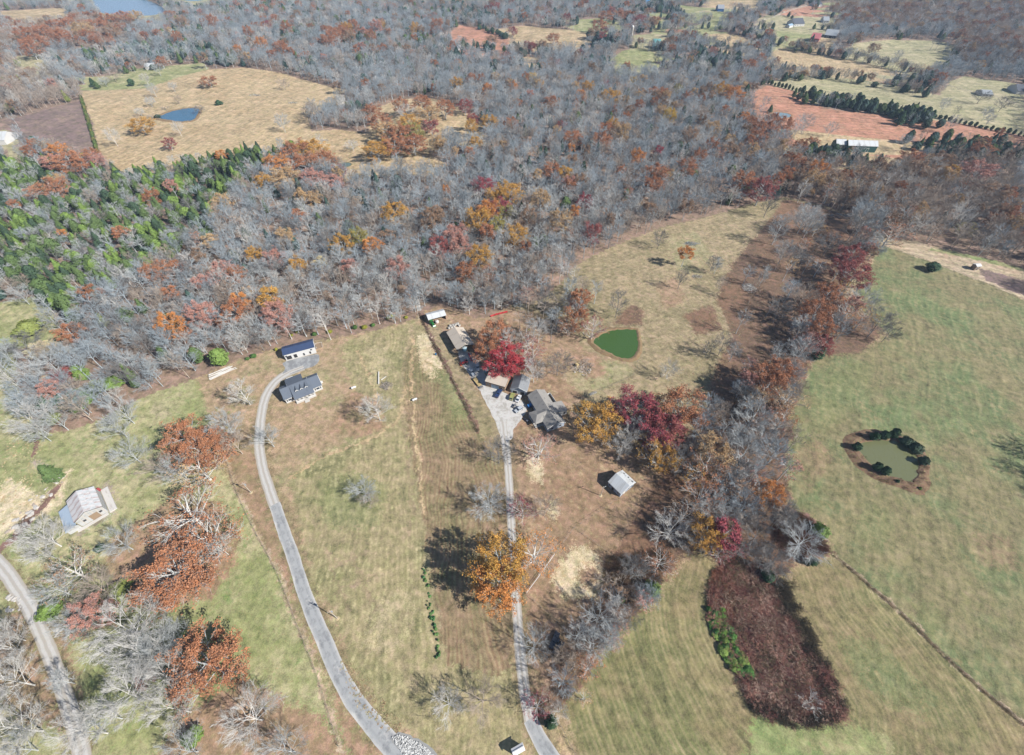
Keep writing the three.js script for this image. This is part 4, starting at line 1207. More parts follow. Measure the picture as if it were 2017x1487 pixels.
function opening(t, name, w, h, x, y, z, ry, m, frame = WHITE, paneName = 'pane') { // a framed window or door standing 3 cm proud of its wall
  const g = box(w, h, 0.08).rotateY(ry).translate(x, y, z), o = part(t, name, g, frame);
  part(o, paneName, box(w * 0.78, h * 0.82, 0.1).rotateY(ry).translate(x, y, z), m); return o;
}
// left house: white, slate roof, three dormers, porch
{
  const q = plot([560, 789], [634.6, 759], [621, 735.5], 3), t = thing('ranch_house', 'white house with slate-blue roof and three small dormers beside the curving drive', 'house', q.x, q.y, q.z, q.yaw), { L, W } = q, h = 3, rise = W * 0.3;
  gable(t, L, W, h, rise, { roof: R_SLATE, wall: WHITE });
  const pw = L * 0.52; // porch across the middle of the front
  part(t, 'porch_roof', worldUV(slab([[-pw / 2, h + rise * 0.98, 0.4], [-pw / 2, h - 0.15, W / 2 + 2.6], [pw / 2, h - 0.15, W / 2 + 2.6], [pw / 2, h + rise * 0.98, 0.4]], 0.2).translate(0, 0.34, 0)), R_SLATE);
  part(t, 'porch_floor', box(pw, 0.7, 3, 0, 0.3, W / 2 + 1.2), CONC);
  for (let k = 0; k < 6; k++) part(t, 'porch_post', box(0.22, h - 0.2, 0.22, lerp(-pw / 2 + 0.3, pw / 2 - 0.3, k / 5), h / 2, W / 2 + 2.3), WHITE);
  for (const [x0, x1] of [[-pw / 2 + 0.3, -1], [1.2, pw / 2 - 0.3]]) part(t, 'porch_rail', [box(x1 - x0, 0.1, 0.1, (x0 + x1) / 2, 1.6, W / 2 + 2.55), box(x1 - x0, 0.7, 0.05, (x0 + x1) / 2, 1.15, W / 2 + 2.55)], WHITE);
  const st = part(t, 'porch_steps', box(2.4, 0.22, 0.4, 0.1, 0.55, W / 2 + 2.9), CONC); for (let k = 1; k < 4; k++) part(st, 'step', box(2.4, 0.6 - k * 0.15, 0.4, 0.1, 0.3 - k * 0.08, W / 2 + 2.9 + k * 0.41), CONC);
  for (const x of [-pw * 0.24, 0, pw * 0.24]) {
    const y = h + rise * 0.42, z = W * 0.29, d = part(t, 'dormer', [box(1.5, 1.5, 2.2, x, y + 0.35, z), poly([[x - 0.75, y + 1.1, z + 1.1], [x + 0.75, y + 1.1, z + 1.1], [x, y + 1.75, z + 1.1]], [[0, 1, 2]])], WHITE);
    part(d, 'dormer_roof', [slab([[x, y + 1.85, z + 1.35], [x, y + 1.85, z - 2.6], [x - 1.05, y + 0.95, z - 1.6], [x - 1.05, y + 0.95, z + 1.35]], 0.1), slab([[x, y + 1.85, z + 1.35], [x + 1.05, y + 0.95, z + 1.35], [x + 1.05, y + 0.95, z - 1.6], [x, y + 1.85, z - 2.6]], 0.1)], R_SLATE);
    part(d, 'window_pane', box(0.6, 0.8, 0.06, x, y + 0.45, z + 1.12), GLASS);
  }
  const fw = W / 2 - 0.38; for (const x of [-L * 0.37, L * 0.37]) { opening(t, 'window', 2, 1.5, x, 1.8, fw, 0, GLASS); for (const s of [-1.35, 1.35]) part(t, 'shutter', box(0.45, 1.5, 0.08, x + s, 1.8, fw + 0.02), DARK); }
  for (const x of [-pw * 0.3, pw * 0.3]) opening(t, 'window', 1.4, 1.5, x, 1.8, fw, 0, GLASS);
  opening(t, 'front_door', 1.1, 2.1, 0, 1.5, fw, 0, DARK, WHITE, 'door_leaf');
  part(t, 'foundation', box(L - 0.6, 0.5, W - 0.6, 0, 0.2, 0), CONC);
  // rear wing with its own lower roof and a pale terrace
  part(t, 'rear_wall', box(L * 0.4, h, 4, -L * 0.1, h / 2, -W / 2 - 1.6), WHITE);
  part(t, 'rear_roof', worldUV(slab([[-L * 0.32, h + rise * 0.9, -0.6], [L * 0.12, h + rise * 0.9, -0.6], [L * 0.12, h - 0.2, -W / 2 - 4], [-L * 0.32, h - 0.2, -W / 2 - 4]], 0.2).translate(0, 0.34, 0)), R_SLATE);
  part(t, 'terrace', box(3.4, 0.14, 4, -L * 0.2, 0.08, -W / 2 - 6), CONC);
  for (const x of [-L * 0.3, L * 0.22]) part(t, 'vent_pipe', cyl(0.09, 0.09, 0.7, x, h + rise * 0.72, -W * 0.16), WHITE);
  part(t, 'air_conditioner', box(0.9, 0.9, 0.9, -L / 2 - 0.4, 0.45, W * 0.1), GREYROOF); part(t, 'air_conditioner', box(0.9, 0.9, 0.9, L / 2 + 0.5, 0.45, 0), WHITE);
}
// navy-roofed barn
{
  const q = plot([557.6, 701], [620, 684.2], [615, 667.6], 4), t = thing('metal_barn', 'long white metal barn with navy roof at the woods edge', 'barn', q.x, q.y, q.z, q.yaw), { L, W } = q, fw = W / 2 - 0.33;
  gable(t, L, W, 4, W * 0.17, { roof: R_NAVY, wall: WHITE, over: 0.35 });
  for (const [x, w, h] of [[-L * 0.36, 3.4, 3], [-L * 0.16, 2.2, 3]]) opening(t, 'roller_door', w, h, x, h / 2, fw, 0, DARK, WHITE, 'door_leaf');
  for (const [x, m] of [[L * 0.1, DARK], [L * 0.3, DARK]]) opening(t, 'door', 1.1, 2.1, x, 1.05, fw, 0, m, WHITE, 'door_leaf');
  for (const x of [-L * 0.43, L * 0.36]) opening(t, 'window', 1, 0.8, x, 2.8, fw, 0, GLASS, DARK);
  part(t, 'concrete_sill', box(L - 0.4, 0.16, 0.5, 0, 0.06, W / 2 + 0.05), CONC);
  const deck = part(t, 'side_deck', box(3.6, 0.25, 3.4, L / 2 + 1.9, 0.5, -W * 0.1), WOOD); for (const [x, z] of [[0.3, -1.6], [3.5, -1.6], [0.3, 1.6], [3.5, 1.6]]) part(deck, 'deck_post', box(0.15, 1.5, 0.15, L / 2 + x, 0.75, -W * 0.1 + z), WHITE);
  part(deck, 'deck_rail', [box(3.4, 0.1, 0.08, L / 2 + 1.9, 1.4, -W * 0.1 - 1.65), box(0.08, 0.1, 3.4, L / 2 + 3.55, 1.4, -W * 0.1)], WHITE);
}
// open shed in white tin with grey back slope
{
  const q = plot([843.8, 631], [879, 621.6], [873.7, 608.4], 3), t = thing('open_shed', 'low white open-fronted shed beside the green tractor at the woods edge', 'shed', q.x, q.y, q.z, q.yaw), { L, W } = q;
  gable(t, L, W, 3, 1.3, { roof: R_TIN, wall: TIN, over: 0.25, open: ['front'] });
  for (let k = 0; k < 5; k++) part(t, 'post', box(0.2, 3, 0.2, lerp(-L / 2 + 0.4, L / 2 - 0.4, k / 4), 1.5, W / 2 - 0.5), WOOD);
}
// pole barn with tan roof
{
  const q = plot([879.3, 655.3], [900, 690.4], [934.5, 679], 3.8), t = thing('pole_barn', 'open-sided pole barn with big tan ridge roof and hay underneath', 'barn', q.x, q.y, q.z, q.yaw), { L, W } = q;
  gable(t, L, W, 3.8, W * 0.2, { roof: R_TAN, wall: TANWALL, over: 0.5, trim: DARK, open: ['front', 'right'] });
  for (let k = 0; k < 6; k++) for (const s of [-1, 1]) part(t, 'post', box(0.25, 3.8, 0.25, lerp(-L / 2 + 0.6, L / 2 - 0.6, k / 5), 1.9, s * (W / 2 - 0.6)), WOOD);
  part(t, 'gable_truss', [rod([L / 2 - 0.4, 3.8, -W / 2 + 0.4], [L / 2 - 0.4, 3.8, W / 2 - 0.4], 0.12, 4), rod([L / 2 - 0.4, 3.8, 0], [L / 2 - 0.4, 3.8 + W * 0.19, 0], 0.12, 4)], WOOD);
}
// tan workshop
{
  const q = plot([955, 751.5], [995, 763], [1004.8, 740], 3.8), t = thing('workshop', 'tan metal workshop with pale blue double doors beside the parked trucks', 'workshop', q.x, q.y, q.z, q.yaw), { L, W } = q, fw = W / 2 - 0.27;
  gable(t, L, W, 3.8, W * 0.18, { roof: R_TAN, wall: TANWALL, over: 0.3, trim: DARK, ridge: -0.12 });
  for (const x of [-L * 0.1, L * 0.08]) opening(t, 'sliding_door', 2.3, 3, x, 1.5, fw, 0, PALEBLUE, WHITE, 'door_leaf');
  opening(t, 'window', 1.1, 1, -L * 0.36, 2, fw, 0, GLASS); opening(t, 'window', 1.1, 1, L * 0.32, 2, fw, 0, GLASS);
  part(t, 'doorstep', box(5.2, 0.14, 1, -L * 0.01, 0.09, W / 2 + 0.3), CONC);
}
// garage for two cars
{
  const q = plot([1013, 740], [1004.6, 766.4], [1036.6, 777], 3), t = thing('garage', 'pale blue two-car garage with grey ridge roof between workshop and house', 'garage', q.x, q.y, q.z, q.yaw), { L, W } = q;
  gable(t, L, W, 3, W * 0.26, { roof: R_GREY, wall: BLUEWALL, over: 0.35 });
  for (const z of [-W * 0.22, W * 0.22]) opening(t, 'garage_door', 2.8, 2.3, L / 2 - 0.32, 1.15, z, Math.PI / 2, DARK, WHITE, 'door_leaf');
  for (const x of [-L * 0.12, L * 0.16]) part(t, 'roof_vent', box(0.4, 0.3, 0.4, x, 3 + W * 0.15, -W * 0.2), DARK);
}
// right house: long grey roof, front porch with hip, rear wing
{
  const q = plot([1038.5, 779.4], [1078, 845.5], [1110.5, 826.7], 3), t = thing('farmhouse', 'long grey-shingled house with front porch at the end of the gravel yard', 'house', q.x, q.y, q.z, q.yaw), { L, W } = q, rise = W * 0.25;
  gable(t, L, W, 3, rise, { roof: R_SHINGLE, wall: BLUEWALL });
  const px = L * 0.12, pw = L * 0.34, zf = W / 2 + 4; // porch wing with hipped roof
  part(t, 'porch_roof', worldUV(poly([[px - pw / 2, 3.1, zf], [px + pw / 2, 3.1, zf], [px + pw / 2, 3.1, W / 2 - 0.6], [px - pw / 2, 3.1, W / 2 - 0.6], [px, 3 + rise * 1.05, W * 0.08], [px, 4.8, zf - 2.6], [px - pw / 2, 2.9, zf], [px + pw / 2, 2.9, zf]], [[0, 1, 5], [1, 2, 4, 5], [3, 0, 5, 4], [6, 7, 1, 0]])), R_SHINGLE);
  for (let k = 0; k < 4; k++) part(t, 'porch_post', box(0.24, 3, 0.24, lerp(px - pw / 2 + 0.3, px + pw / 2 - 0.3, k / 3), 1.5, zf - 0.3), WHITE);
  part(t, 'porch_floor', box(pw, 0.35, 4, px, 0.15, W / 2 + 1.8), CONC);
  const wing = part(t, 'rear_wing', box(L * 0.28, 3, 4.4, L * 0.08, 1.5, -W / 2 - 2), WHITE);
  part(wing, 'wing_roof', worldUV(slab([[L * 0.22 + 0.3, 3 + rise * 0.66, -W * 0.16], [L * 0.22 + 0.3, 2.9, -W / 2 - 4.5], [-L * 0.06, 2.9, -W / 2 - 4.5], [-L * 0.06, 3 + rise * 0.66, -W * 0.16]], 0.18).translate(0, 0.34, 0)), R_SHINGLE);
  for (const x of [L * 0.02, L * 0.12]) opening(wing, 'window', 1, 1.3, x, 1.7, -W / 2 - 4.22, 0, GLASS);
  for (const z of [-W / 2 - 2.8]) opening(wing, 'window', 1.2, 1.3, L * 0.22 + 0.02, 1.7, z, Math.PI / 2, GLASS);
  const deck = part(t, 'rear_deck', box(L * 0.3, 0.4, 2.6, -L * 0.26, 0.4, -W / 2 - 0.9), WOOD); part(deck, 'deck_wall', [box(L * 0.3, 1.9, 0.12, -L * 0.26, 1, -W / 2 - 2.2), box(0.12, 1.9, 2.4, -L * 0.41, 1, -W / 2 - 1)], WHITE);
  const end = L / 2 - 0.38; for (const z of [-W * 0.24, W * 0.2]) opening(t, 'window', 1.6, 1.5, end, 1.7, z, Math.PI / 2, GLASS);
  for (const x of [-L * 0.36, -L * 0.2, L * 0.4]) opening(t, 'window', 1.3, 1.4, x, 1.7, W / 2 - 0.38, 0, GLASS);
  opening(t, 'front_door', 1.1, 2.1, px, 1.1, W / 2 - 0.38, 0, DARK, WHITE, 'door_leaf');
  for (const [x, z] of [[-L * 0.22, -W * 0.16], [-L * 0.3, W * 0.2], [L * 0.2, -W * 0.2], [L * 0.3, W * 0.16], [-L * 0.05, W * 0.1]]) part(t, 'vent_pipe', cyl(0.1, 0.1, 0.6, x, 3 + rise * (1 - Math.abs(z) / (W / 2)) + 0.05, z), DARK);
}
// small shed below the grove
{
  const q = plot([1197, 949.3], [1223, 974.4], [1252.7, 950.6], 3), t = thing('tin_shed', 'small old shed with worn grey metal roof below the red maples', 'shed', q.x, q.y, q.z, q.yaw), { L, W } = q, fw = W / 2 - 0.28;
  gable(t, L, W, 3, W * 0.24, { roof: R_TIN, wall: BLUEWALL, over: 0.32 });
  for (const x of [-L * 0.1]) opening(t, 'door', 1.2, 2.1, x, 1.05, fw, 0, DARK, WOOD, 'door_leaf');
  for (const x of [-L * 0.36, L * 0.28]) opening(t, 'window', 1, 1, x, 1.7, fw, 0, GLASS);
  opening(t, 'window', 1.2, 1, L / 2 - 0.28, 1.8, -W * 0.1, Math.PI / 2, GLASS); opening(t, 'door', 1.4, 2.1, L / 2 - 0.28, 1.05, W * 0.2, Math.PI / 2, WHITE, WOOD, 'door_leaf');
  for (let k = 0; k < 6; k++) { const x = lerp(-L * 0.42, L * 0.36, k / 5), z0 = -W * rr(0.3, 0.42), y0 = 3 + W * 0.24 * (1 - Math.abs(z0) / (W / 2)) + 0.19; part(t, 'patched_sheet', box(rr(0.5, 1), 0.04, rr(0.5, 1)).rotateX(-Math.atan(0.48)).translate(x, y0, z0), k % 2 ? DARK : GREYROOF); }
}
// old board barn with tin roof and lean-to
{
  const q = plot([131.3, 988.1], [146.1, 1029.8], [202.6, 999.6], 4.4), t = thing('old_barn', 'weathered board barn with rusty white tin roof and blue lean-to by the creek', 'barn', q.x, q.y, q.z, q.yaw), { L, W } = q, rise = W * 0.24, end = L / 2 - 0.3;
  gable(t, L, W, 4.4, rise, { roof: R_RUST, wall: BOARDS, over: 0.3, trim: DARK });
  const n = 10, sl = Math.atan(rise / (W / 2)), len = Math.hypot(W / 2, rise); // roofing sheets laid over both slopes
  for (const s of [-1, 1]) for (let i = 0; i < n; i++) for (let k = 0; k < 3; k++) {
    const g = box(L / n - 0.04, 0.03, len / 3 - 0.05).rotateX(s * sl).translate(-L / 2 + (i + 0.5) * L / n, 4.4 + rise * (1 - (k + 0.5) / 3) + 0.2 + rr(0, 0.02), s * W / 2 * (k + 0.5) / 3);
    part(t, 'roofing_sheet', worldUV(g), k + i & 1 ? R_RUST : R_TIN);
  }
  for (let k = 0; k < 18; k++) { const z = lerp(-W / 2 + 0.6, W / 2 - 0.6, (k + 0.5) / 18), hh = 4.4 + rise * (1 - Math.abs(z) / (W / 2)) - 0.25, h0 = rr(0, 0.15); part(t, 'board', box(0.08, hh - h0, (W - 1.2) / 18 - 0.1, end + 0.05, (hh + h0) / 2, z), k % 3 ? BOARDS : STONE); }
  opening(t, 'barn_door', 3, 3.4, end + 0.12, 1.7, -W * 0.08, Math.PI / 2, WOOD, WOOD, 'door_leaf');
  for (const z of [-W * 0.32, W * 0.25]) part(t, 'window_hole', box(0.1, 0.9, 1, end + 0.1, 2.4, z), DARK);
  const lw = 4.2, lean = part(t, 'lean_to', [box(L * 0.92, 2.5, 0.12, 0.8, 1.2, W / 2 + lw - 0.3), box(0.12, 2.9, lw - 0.2, L / 2 + 0.2, 1.4, W / 2 + lw / 2 - 0.3)], BOARDS);
  part(lean, 'lean_to_roof', slab([[-L * 0.42, 4, W / 2 - 0.2], [-L * 0.42, 2.6, W / 2 + lw], [L / 2 + 0.9, 2.6, W / 2 + lw], [L / 2 + 0.9, 4, W / 2 - 0.2]], 0.12), mat(196, 214, 232, 0.45));
  part(t, 'stone_ramp', [box(L * 1.1, 0.7, 2.6, 0.4, 0.2, -W / 2 - 1.4), box(1.3, 0.3, W * 1.1, L / 2 + 0.8, 0.1, 1)], grained(232, 228, 222, 0.95, 0.8, 3, 1, [180, 170, 160]));
  part(t, 'red_gate', box(0.15, 2.2, 2.2, -L / 2 - 0.2, 1.4, -W / 2 + 0.6), REDW);
}
// far buildings
function farBarn(A, B, C, h, label, cat, o) { const q = plot(A, B, C, h), t = thing(o.name ?? 'barn', label, cat, q.x, q.y, q.z, q.yaw); gable(t, q.L, q.W, h, q.W * (o.pitch ?? 0.22), { over: 0.3, ...o }); if (o.doors) for (const [x, w] of o.doors) opening(t, 'door', w, h * 0.72, q.L * x, h * 0.36, q.W / 2 - 0.27, 0, o.doorM ?? DARK, WHITE, 'door_leaf'); if (o.windows) for (const x of o.windows) opening(t, 'window', 1.6, 1.4, q.L * x, h * 0.55, q.W / 2 - 0.27, 0, GLASS); return { t, q }; }
farBarn([1671, 287.3], [1730, 289.3], [1728, 281.5], 5.5, 'long dark green horse barn with pale roof below the red field', 'barn', { name: 'horse_barn', roof: R_TIN, wall: GREENW, pitch: 0.34, doors: [[-0.3, 3], [0.2, 2.4]], doorM: GREENW, trim: GREENW });
farBarn([1647.5, 285.3], [1667.5, 286], [1666, 278.5], 5, 'short green barn at left end of the long horse barn', 'barn', { name: 'horse_barn', roof: R_TIN, wall: GREENW, pitch: 0.34, doors: [[0, 2.4]], doorM: WHITE, trim: GREENW });
farBarn([1596, 75.5], [1613.5, 77.5], [1618, 71.5], 4.5, 'red barn with pinkish roof and white gable on the far farm', 'barn', { roof: mat(204, 120, 122, 0.7), wall: REDW, doors: [[-0.2, 3]] });
farBarn([1624, 69], [1648, 71.5], [1648, 65], 3.6, 'long white-roofed shed behind the far red barn', 'shed', { name: 'long_shed', roof: GREYROOF, wall: DARK, doors: [[-0.2, 3], [0.2, 3]] });
farBarn([1565, 48], [1585.5, 47], [1585, 41.5], 3.4, 'white house with dark blue roof on the far pasture', 'house', { name: 'far_house', roof: ROOFDARK, wall: WHITE, windows: [-0.35, -0.15, 0.15, 0.35], pitch: 0.3 });
farBarn([1555.5, 51.5], [1563.5, 49.5], [1563, 46], 3, 'small white garage left of the far blue-roofed house', 'garage', { name: 'far_garage', roof: PALEBLUE, wall: WHITE });
farBarn([1622, 41], [1634, 41.5], [1636, 37.5], 3.2, 'pale house at the edge of the far right woods', 'house', { name: 'far_house', roof: GREYROOF, wall: WHITE, windows: [-0.2, 0.2] });
farBarn([1604, 9.5], [1620, 10], [1620, 6.5], 3.4, 'blue-roofed white farmhouse on the farthest field', 'house', { name: 'far_house', roof: ROOFDARK, wall: WHITE, windows: [-0.3, 0, 0.3] });
farBarn([1505, 10], [1522, 9.5], [1522, 5.5], 3.6, 'dark-roofed farmhouse among trees at the top edge', 'house', { name: 'far_house', roof: ROOFDARK, wall: WHITE, windows: [-0.2, 0.2] });
farBarn([1414, 17.5], [1427, 18], [1428, 14.5], 4, 'long blue-walled shed in the far fields', 'shed', { name: 'long_shed', roof: TIN, wall: mat(60, 120, 190, 0.6) });
farBarn([1286, 92], [1301, 92.5], [1301, 86], 3.4, 'house with teal roof among far bare trees', 'house', { name: 'far_house', roof: mat(120, 190, 190, 0.6), wall: WHITE, windows: [-0.2, 0.2], pitch: 0.35 });
farBarn([1236, 81], [1244, 81.5], [1244, 78], 3.2, 'tiny white cottage near the teal-roofed house', 'house', { name: 'far_house', roof: TIN, wall: WHITE });
farBarn([1270, 10], [1278, 10.5], [1279, 5.5], 3.4, 'white house with bright blue roof at the top edge', 'house', { name: 'far_house', roof: mat(80, 160, 230, 0.6), wall: WHITE, pitch: 0.4 });
farBarn([893, 94], [903, 95], [904, 90.5], 3.2, 'white house hidden in woods beside the far red field', 'house', { name: 'far_house', roof: TIN, wall: WHITE, windows: [0] });
farBarn([284, 132], [303, 131], [303, 126.5], 3.4, 'long pale farm shed beyond the hay field pond', 'shed', { name: 'long_shed', roof: R_TIN, wall: WHITE, doors: [[0.2, 3]] });
farBarn([1936, 185], [1957, 186.5], [1960, 179.5], 2.8, 'white mobile home on the far right pasture', 'mobile home', { name: 'mobile_home', roof: GREYROOF, wall: WHITE, windows: [-0.3, 0, 0.3], pitch: 0.15 });
farBarn([-12, 278], [8, 277], [6, 262], 4, 'white-roofed shed cut by the left edge', 'shed', { name: 'edge_shed', roof: R_TIN, wall: WHITE });
farBarn([2004, 180], [2024, 181], [2024, 172], 3.2, 'dark-roofed house at the right edge beyond the pasture', 'house', { name: 'far_house', roof: ROOFDARK, wall: WHITE });
farBarn([1012, 1491], [1034, 1478], [1022, 1466], 2.8, 'small white roadside shed at the bottom edge', 'shed', { name: 'roadside_shed', roof: mat(245, 245, 245, 0.5), wall: WHITE });
farBarn([1924, 526], [1934, 525], [1932, 518], 3, 'little white hunting cabin on the dirt strip', 'cabin', { name: 'hunting_cabin', roof: WHITE, wall: mat(170, 150, 130), doors: [[0, 0.9]] });
{ const p = at(1243.5, 71), t = thing('silo', 'white concrete silo beside the far oak belt', 'silo', p.x, p.y, p.z); part(t, 'shell', cyl(2.2, 2.2, 13, 0, 0, 0, 16), CONC); part(t, 'dome', new THREE.SphereGeometry(2.2, 16, 8, 0, 6.29, 0, 1.57).translate(0, 13, 0), WHITE); part(t, 'ladder', box(0.4, 12, 0.15, 0, 6.5, 2.25), GREYROOF); }
const PALEWOOD = new THREE.MeshStandardMaterial({ color: barkM.pale.color, roughness: 0.95 });
const fillArea = (px, n) => { const P = Wp(px), xs = P.map((p) => p[0]), zs = P.map((p) => p[1]), o = []; for (let k = 0; o.length < n && k < n * 30; k++) { const x = rr(Math.min(...xs), Math.max(...xs)), z = rr(Math.min(...zs), Math.max(...zs)); if (inside(P, x, z)) o.push(V(x, 0, z)); } return o; };
const fillLine = (px, n, w) => { const c = course(px, 1); return Array.from({ length: n }, () => { const p = pick(c); return V(p.x + rr(-w, w), 0, p.z + rr(-w, w)); }); };

// ---------------------------------------------------------------- vehicles and farm gear
const RUBBER = mat(52, 50, 50, 0.95), RIM = mat(190, 190, 192, 0.4, { metalness: 0.5 }), LAMP = mat(250, 248, 240, 0.2), TAIL = mat(190, 40, 36, 0.3), CHROME = mat(210, 210, 212, 0.3, { metalness: 0.6 });
const paint = (r, g, b) => new THREE.MeshPhysicalMaterial({ color: col(r, g, b), roughness: 0.45, clearcoat: 0.7, clearcoatRoughness: 0.15, side: THREE.DoubleSide });
function headed(from, to) { const a = at(...from), b = at(...to); return { x: (a.x + b.x) / 2, z: (a.z + b.z) / 2, yaw: Math.atan2(-(b.z - a.z), b.x - a.x), len: Math.hypot(b.x - a.x, b.z - a.z) }; }
const prof = (pts, w, bevel = 0.05) => new THREE.ExtrudeGeometry(new THREE.Shape(pts.map((p) => new THREE.Vector2(...p))), { depth: w - bevel * 2, bevelEnabled: true, bevelThickness: bevel, bevelSize: bevel, bevelSegments: 2 }).translate(0, 0, -w / 2 + bevel);
function wheel(t, x, z, r = 0.36, w = 0.26) { const m = part(t, 'wheel', new THREE.CylinderGeometry(r, r, w, 18).rotateX(Math.PI / 2).translate(x, r, z), RUBBER); part(m, 'rim', new THREE.CylinderGeometry(r * 0.58, r * 0.58, w + 0.03, 12).rotateX(Math.PI / 2).translate(x, r, z), RIM); }
function vehicle(kind, from, to, colour, label, category) {      // nose at «to»
  const q = headed(from, to), t = thing({ pickup: 'pickup_truck', suv: 'parked_suv', sedan: 'parked_car' }[kind], label, category, q.x, 0.035, q.z, q.yaw), c = paint(...colour);
  const L = { pickup: 5.7, suv: 4.7, sedan: 4.9 }[kind], W = 1.9, h = { pickup: 1.05, suv: 1.05, sedan: 0.92 }[kind], a = -L / 2, b = L / 2;
  part(t, 'body', prof([[a, 0.4], [b - 0.15, 0.35], [b, 0.6], [b - 0.05, h - 0.16], [b - 1.2, h], [a + 0.05, h]], W), c);
  const cab = { pickup: [[-0.75, h], [1.35, h], [0.6, h + 0.72], [-0.6, h + 0.75]], suv: [[a + 0.15, h], [1.15, h], [0.45, h + 0.66], [a + 0.45, h + 0.68]], sedan: [[a + 0.55, h], [1.2, h], [0.35, h + 0.5], [a + 1.5, h + 0.5]] }[kind];
  part(t, 'window_glass', prof(cab, W - 0.22, 0.04), GLASS);
  const top = cab[2][1], x0 = cab[3][0] + 0.05, x1 = cab[2][0] - 0.05; part(t, 'cabin_roof', box(x1 - x0, 0.08, W - 0.24, (x0 + x1) / 2, top + 0.04, 0), c);
  for (const s of [-1, 1]) for (const [p, e] of [[cab[1], cab[2]], [cab[0], cab[3]]]) part(t, 'pillar', rod([p[0], p[1], s * (W / 2 - 0.12)], [e[0], e[1], s * (W / 2 - 0.14)], 0.05, 4), c);
  if (kind === 'pickup') { part(t, 'truck_bed', [box(2, 0.04, W - 0.3, a + 1.12, h + 0.02, 0)], mat(70, 70, 74)); for (const s of [-1, 1]) part(t, 'bed_wall', box(2.1, 0.26, 0.1, a + 1.1, h + 0.13, s * (W / 2 - 0.08)), c); part(t, 'tailgate', box(0.1, 0.26, W - 0.1, a + 0.06, h + 0.13, 0), c); }
  for (const x of [b - 0.95, a + 0.95]) for (const s of [-1, 1]) wheel(t, x, s * (W / 2 - 0.12));
  for (const s of [-1, 1]) { part(t, 'headlight', box(0.08, 0.16, 0.36, b + 0.0, 0.72, s * 0.66), LAMP); part(t, 'tail_light', box(0.08, 0.2, 0.26, a - 0.03, 0.78, s * 0.72), TAIL); part(t, 'mirror', box(0.14, 0.16, 0.2, 0.95, h + 0.1, s * (W / 2 + 0.08)), c); }
  part(t, 'bumper', box(0.14, 0.2, W - 0.1, b + 0.02, 0.45, 0), CHROME);
  return t;
}
vehicle('pickup', [939.5, 718], [942, 731], [236, 238, 240], 'white pickup truck parked nose down behind the workshop', 'truck');
vehicle('pickup', [934.5, 742], [925, 727], [190, 200, 210], 'silver-grey truck coupled to the wooden flatbed trailer', 'truck');
vehicle('pickup', [978, 783.5], [986, 770], [44, 66, 112], 'dark blue pickup truck in front of the blue workshop doors', 'truck');
vehicle('suv', [1006, 788.5], [1010.5, 777], [176, 178, 106], 'olive-green SUV parked before the garage, left of the white car', 'car');
vehicle('sedan', [1017, 794], [1025, 779], [244, 246, 248], 'white car parked in front of the right garage door', 'car');
vehicle('suv', [1029, 804], [1015, 812.5], [206, 212, 218], 'silver car with dark windows at the edge of the gravel yard', 'car');
vehicle('pickup', [1086, 1274.5], [1097.5, 1249], [46, 46, 52], 'old black pickup truck parked under bare trees beside the drive', 'truck');
{ // flatbed trailer with planks
  const q = headed([932.5, 744], [948, 764]), t = thing('flatbed_trailer', 'long flatbed trailer with pale plank deck behind the silver truck', 'trailer', q.x, 0.035, q.z, q.yaw);
  part(t, 'frame', [box(7.6, 0.18, 0.16, 0, 0.7, -0.95), box(7.6, 0.18, 0.16, 0, 0.7, 0.95), box(1.6, 0.12, 0.14, -4.5, 0.6, 0)], DARK);
  for (let k = 0; k < 8; k++) part(t, 'plank', box(6.6, 0.06, 0.22, 0, 0.83 + (k % 3) * 0.012, -0.9 + k * 0.257), k % 2 ? mat(222, 196, 140) : mat(206, 178, 122));
  part(t, 'ramp', box(1.3, 0.08, 2, 4.1, 0.62, 0), mat(128, 128, 130, 0.6)); for (const x of [0.4, 1.3]) for (const s of [-1, 1]) wheel(t, x, s * 1.18, 0.36, 0.22);
}
function tractor(at0, to, colour, label, opts = {}) {
  const q = headed(at0, to), t = thing('tractor', label, 'tractor', q.x, 0.035, q.z, q.yaw), c = paint(...colour);
  part(t, 'hood', prof([[0, 0.9], [1.9, 0.85], [1.9, 1.35], [0, 1.55]], 0.85), c); part(t, 'chassis', box(3.2, 0.4, 0.6, 0.3, 0.75, 0), DARK);
  for (const s of [-1, 1]) { wheel(t, -0.6, s * 0.95, 0.82, 0.46); wheel(t, 1.5, s * 0.8, 0.45, 0.3); part(t, 'mudguard', box(1.3, 0.1, 0.5, -0.6, 1.72, s * 0.9), c); }
  part(t, 'seat', [box(0.5, 0.14, 0.5, -0.6, 1.45, 0), box(0.12, 0.5, 0.5, -0.86, 1.7, 0)], DARK); part(t, 'steering_wheel', new THREE.TorusGeometry(0.22, 0.03, 6, 14).rotateY(1.57).rotateZ(0.5).translate(-0.1, 1.8, 0), DARK);
  part(t, 'roll_bar', [rod([-1, 1, -0.6], [-1, 2.6, -0.6], 0.06), rod([-1, 1, 0.6], [-1, 2.6, 0.6], 0.06), rod([-1, 2.6, -0.6], [-1, 2.6, 0.6], 0.06)], DARK);
  if (opts.canopy) part(t, 'canopy', box(1.7, 0.1, 1.5, -0.5, 2.66, 0), c);
  const l = part(t, 'loader_arm', [rod([0.2, 1.5, -0.7], [2.7, 0.7, -0.7], 0.1, 4), rod([0.2, 1.5, 0.7], [2.7, 0.7, 0.7], 0.1, 4)], c); part(l, 'bucket', prof([[2.6, 0.15], [3.4, 0.1], [3.3, 0.3], [2.8, 0.9], [2.6, 0.9]], 1.9), opts.bucket ?? c);
  part(t, 'exhaust', cyl(0.05, 0.05, 0.9, 1.1, 1.4, 0.2, 8), DARK); return t;
}
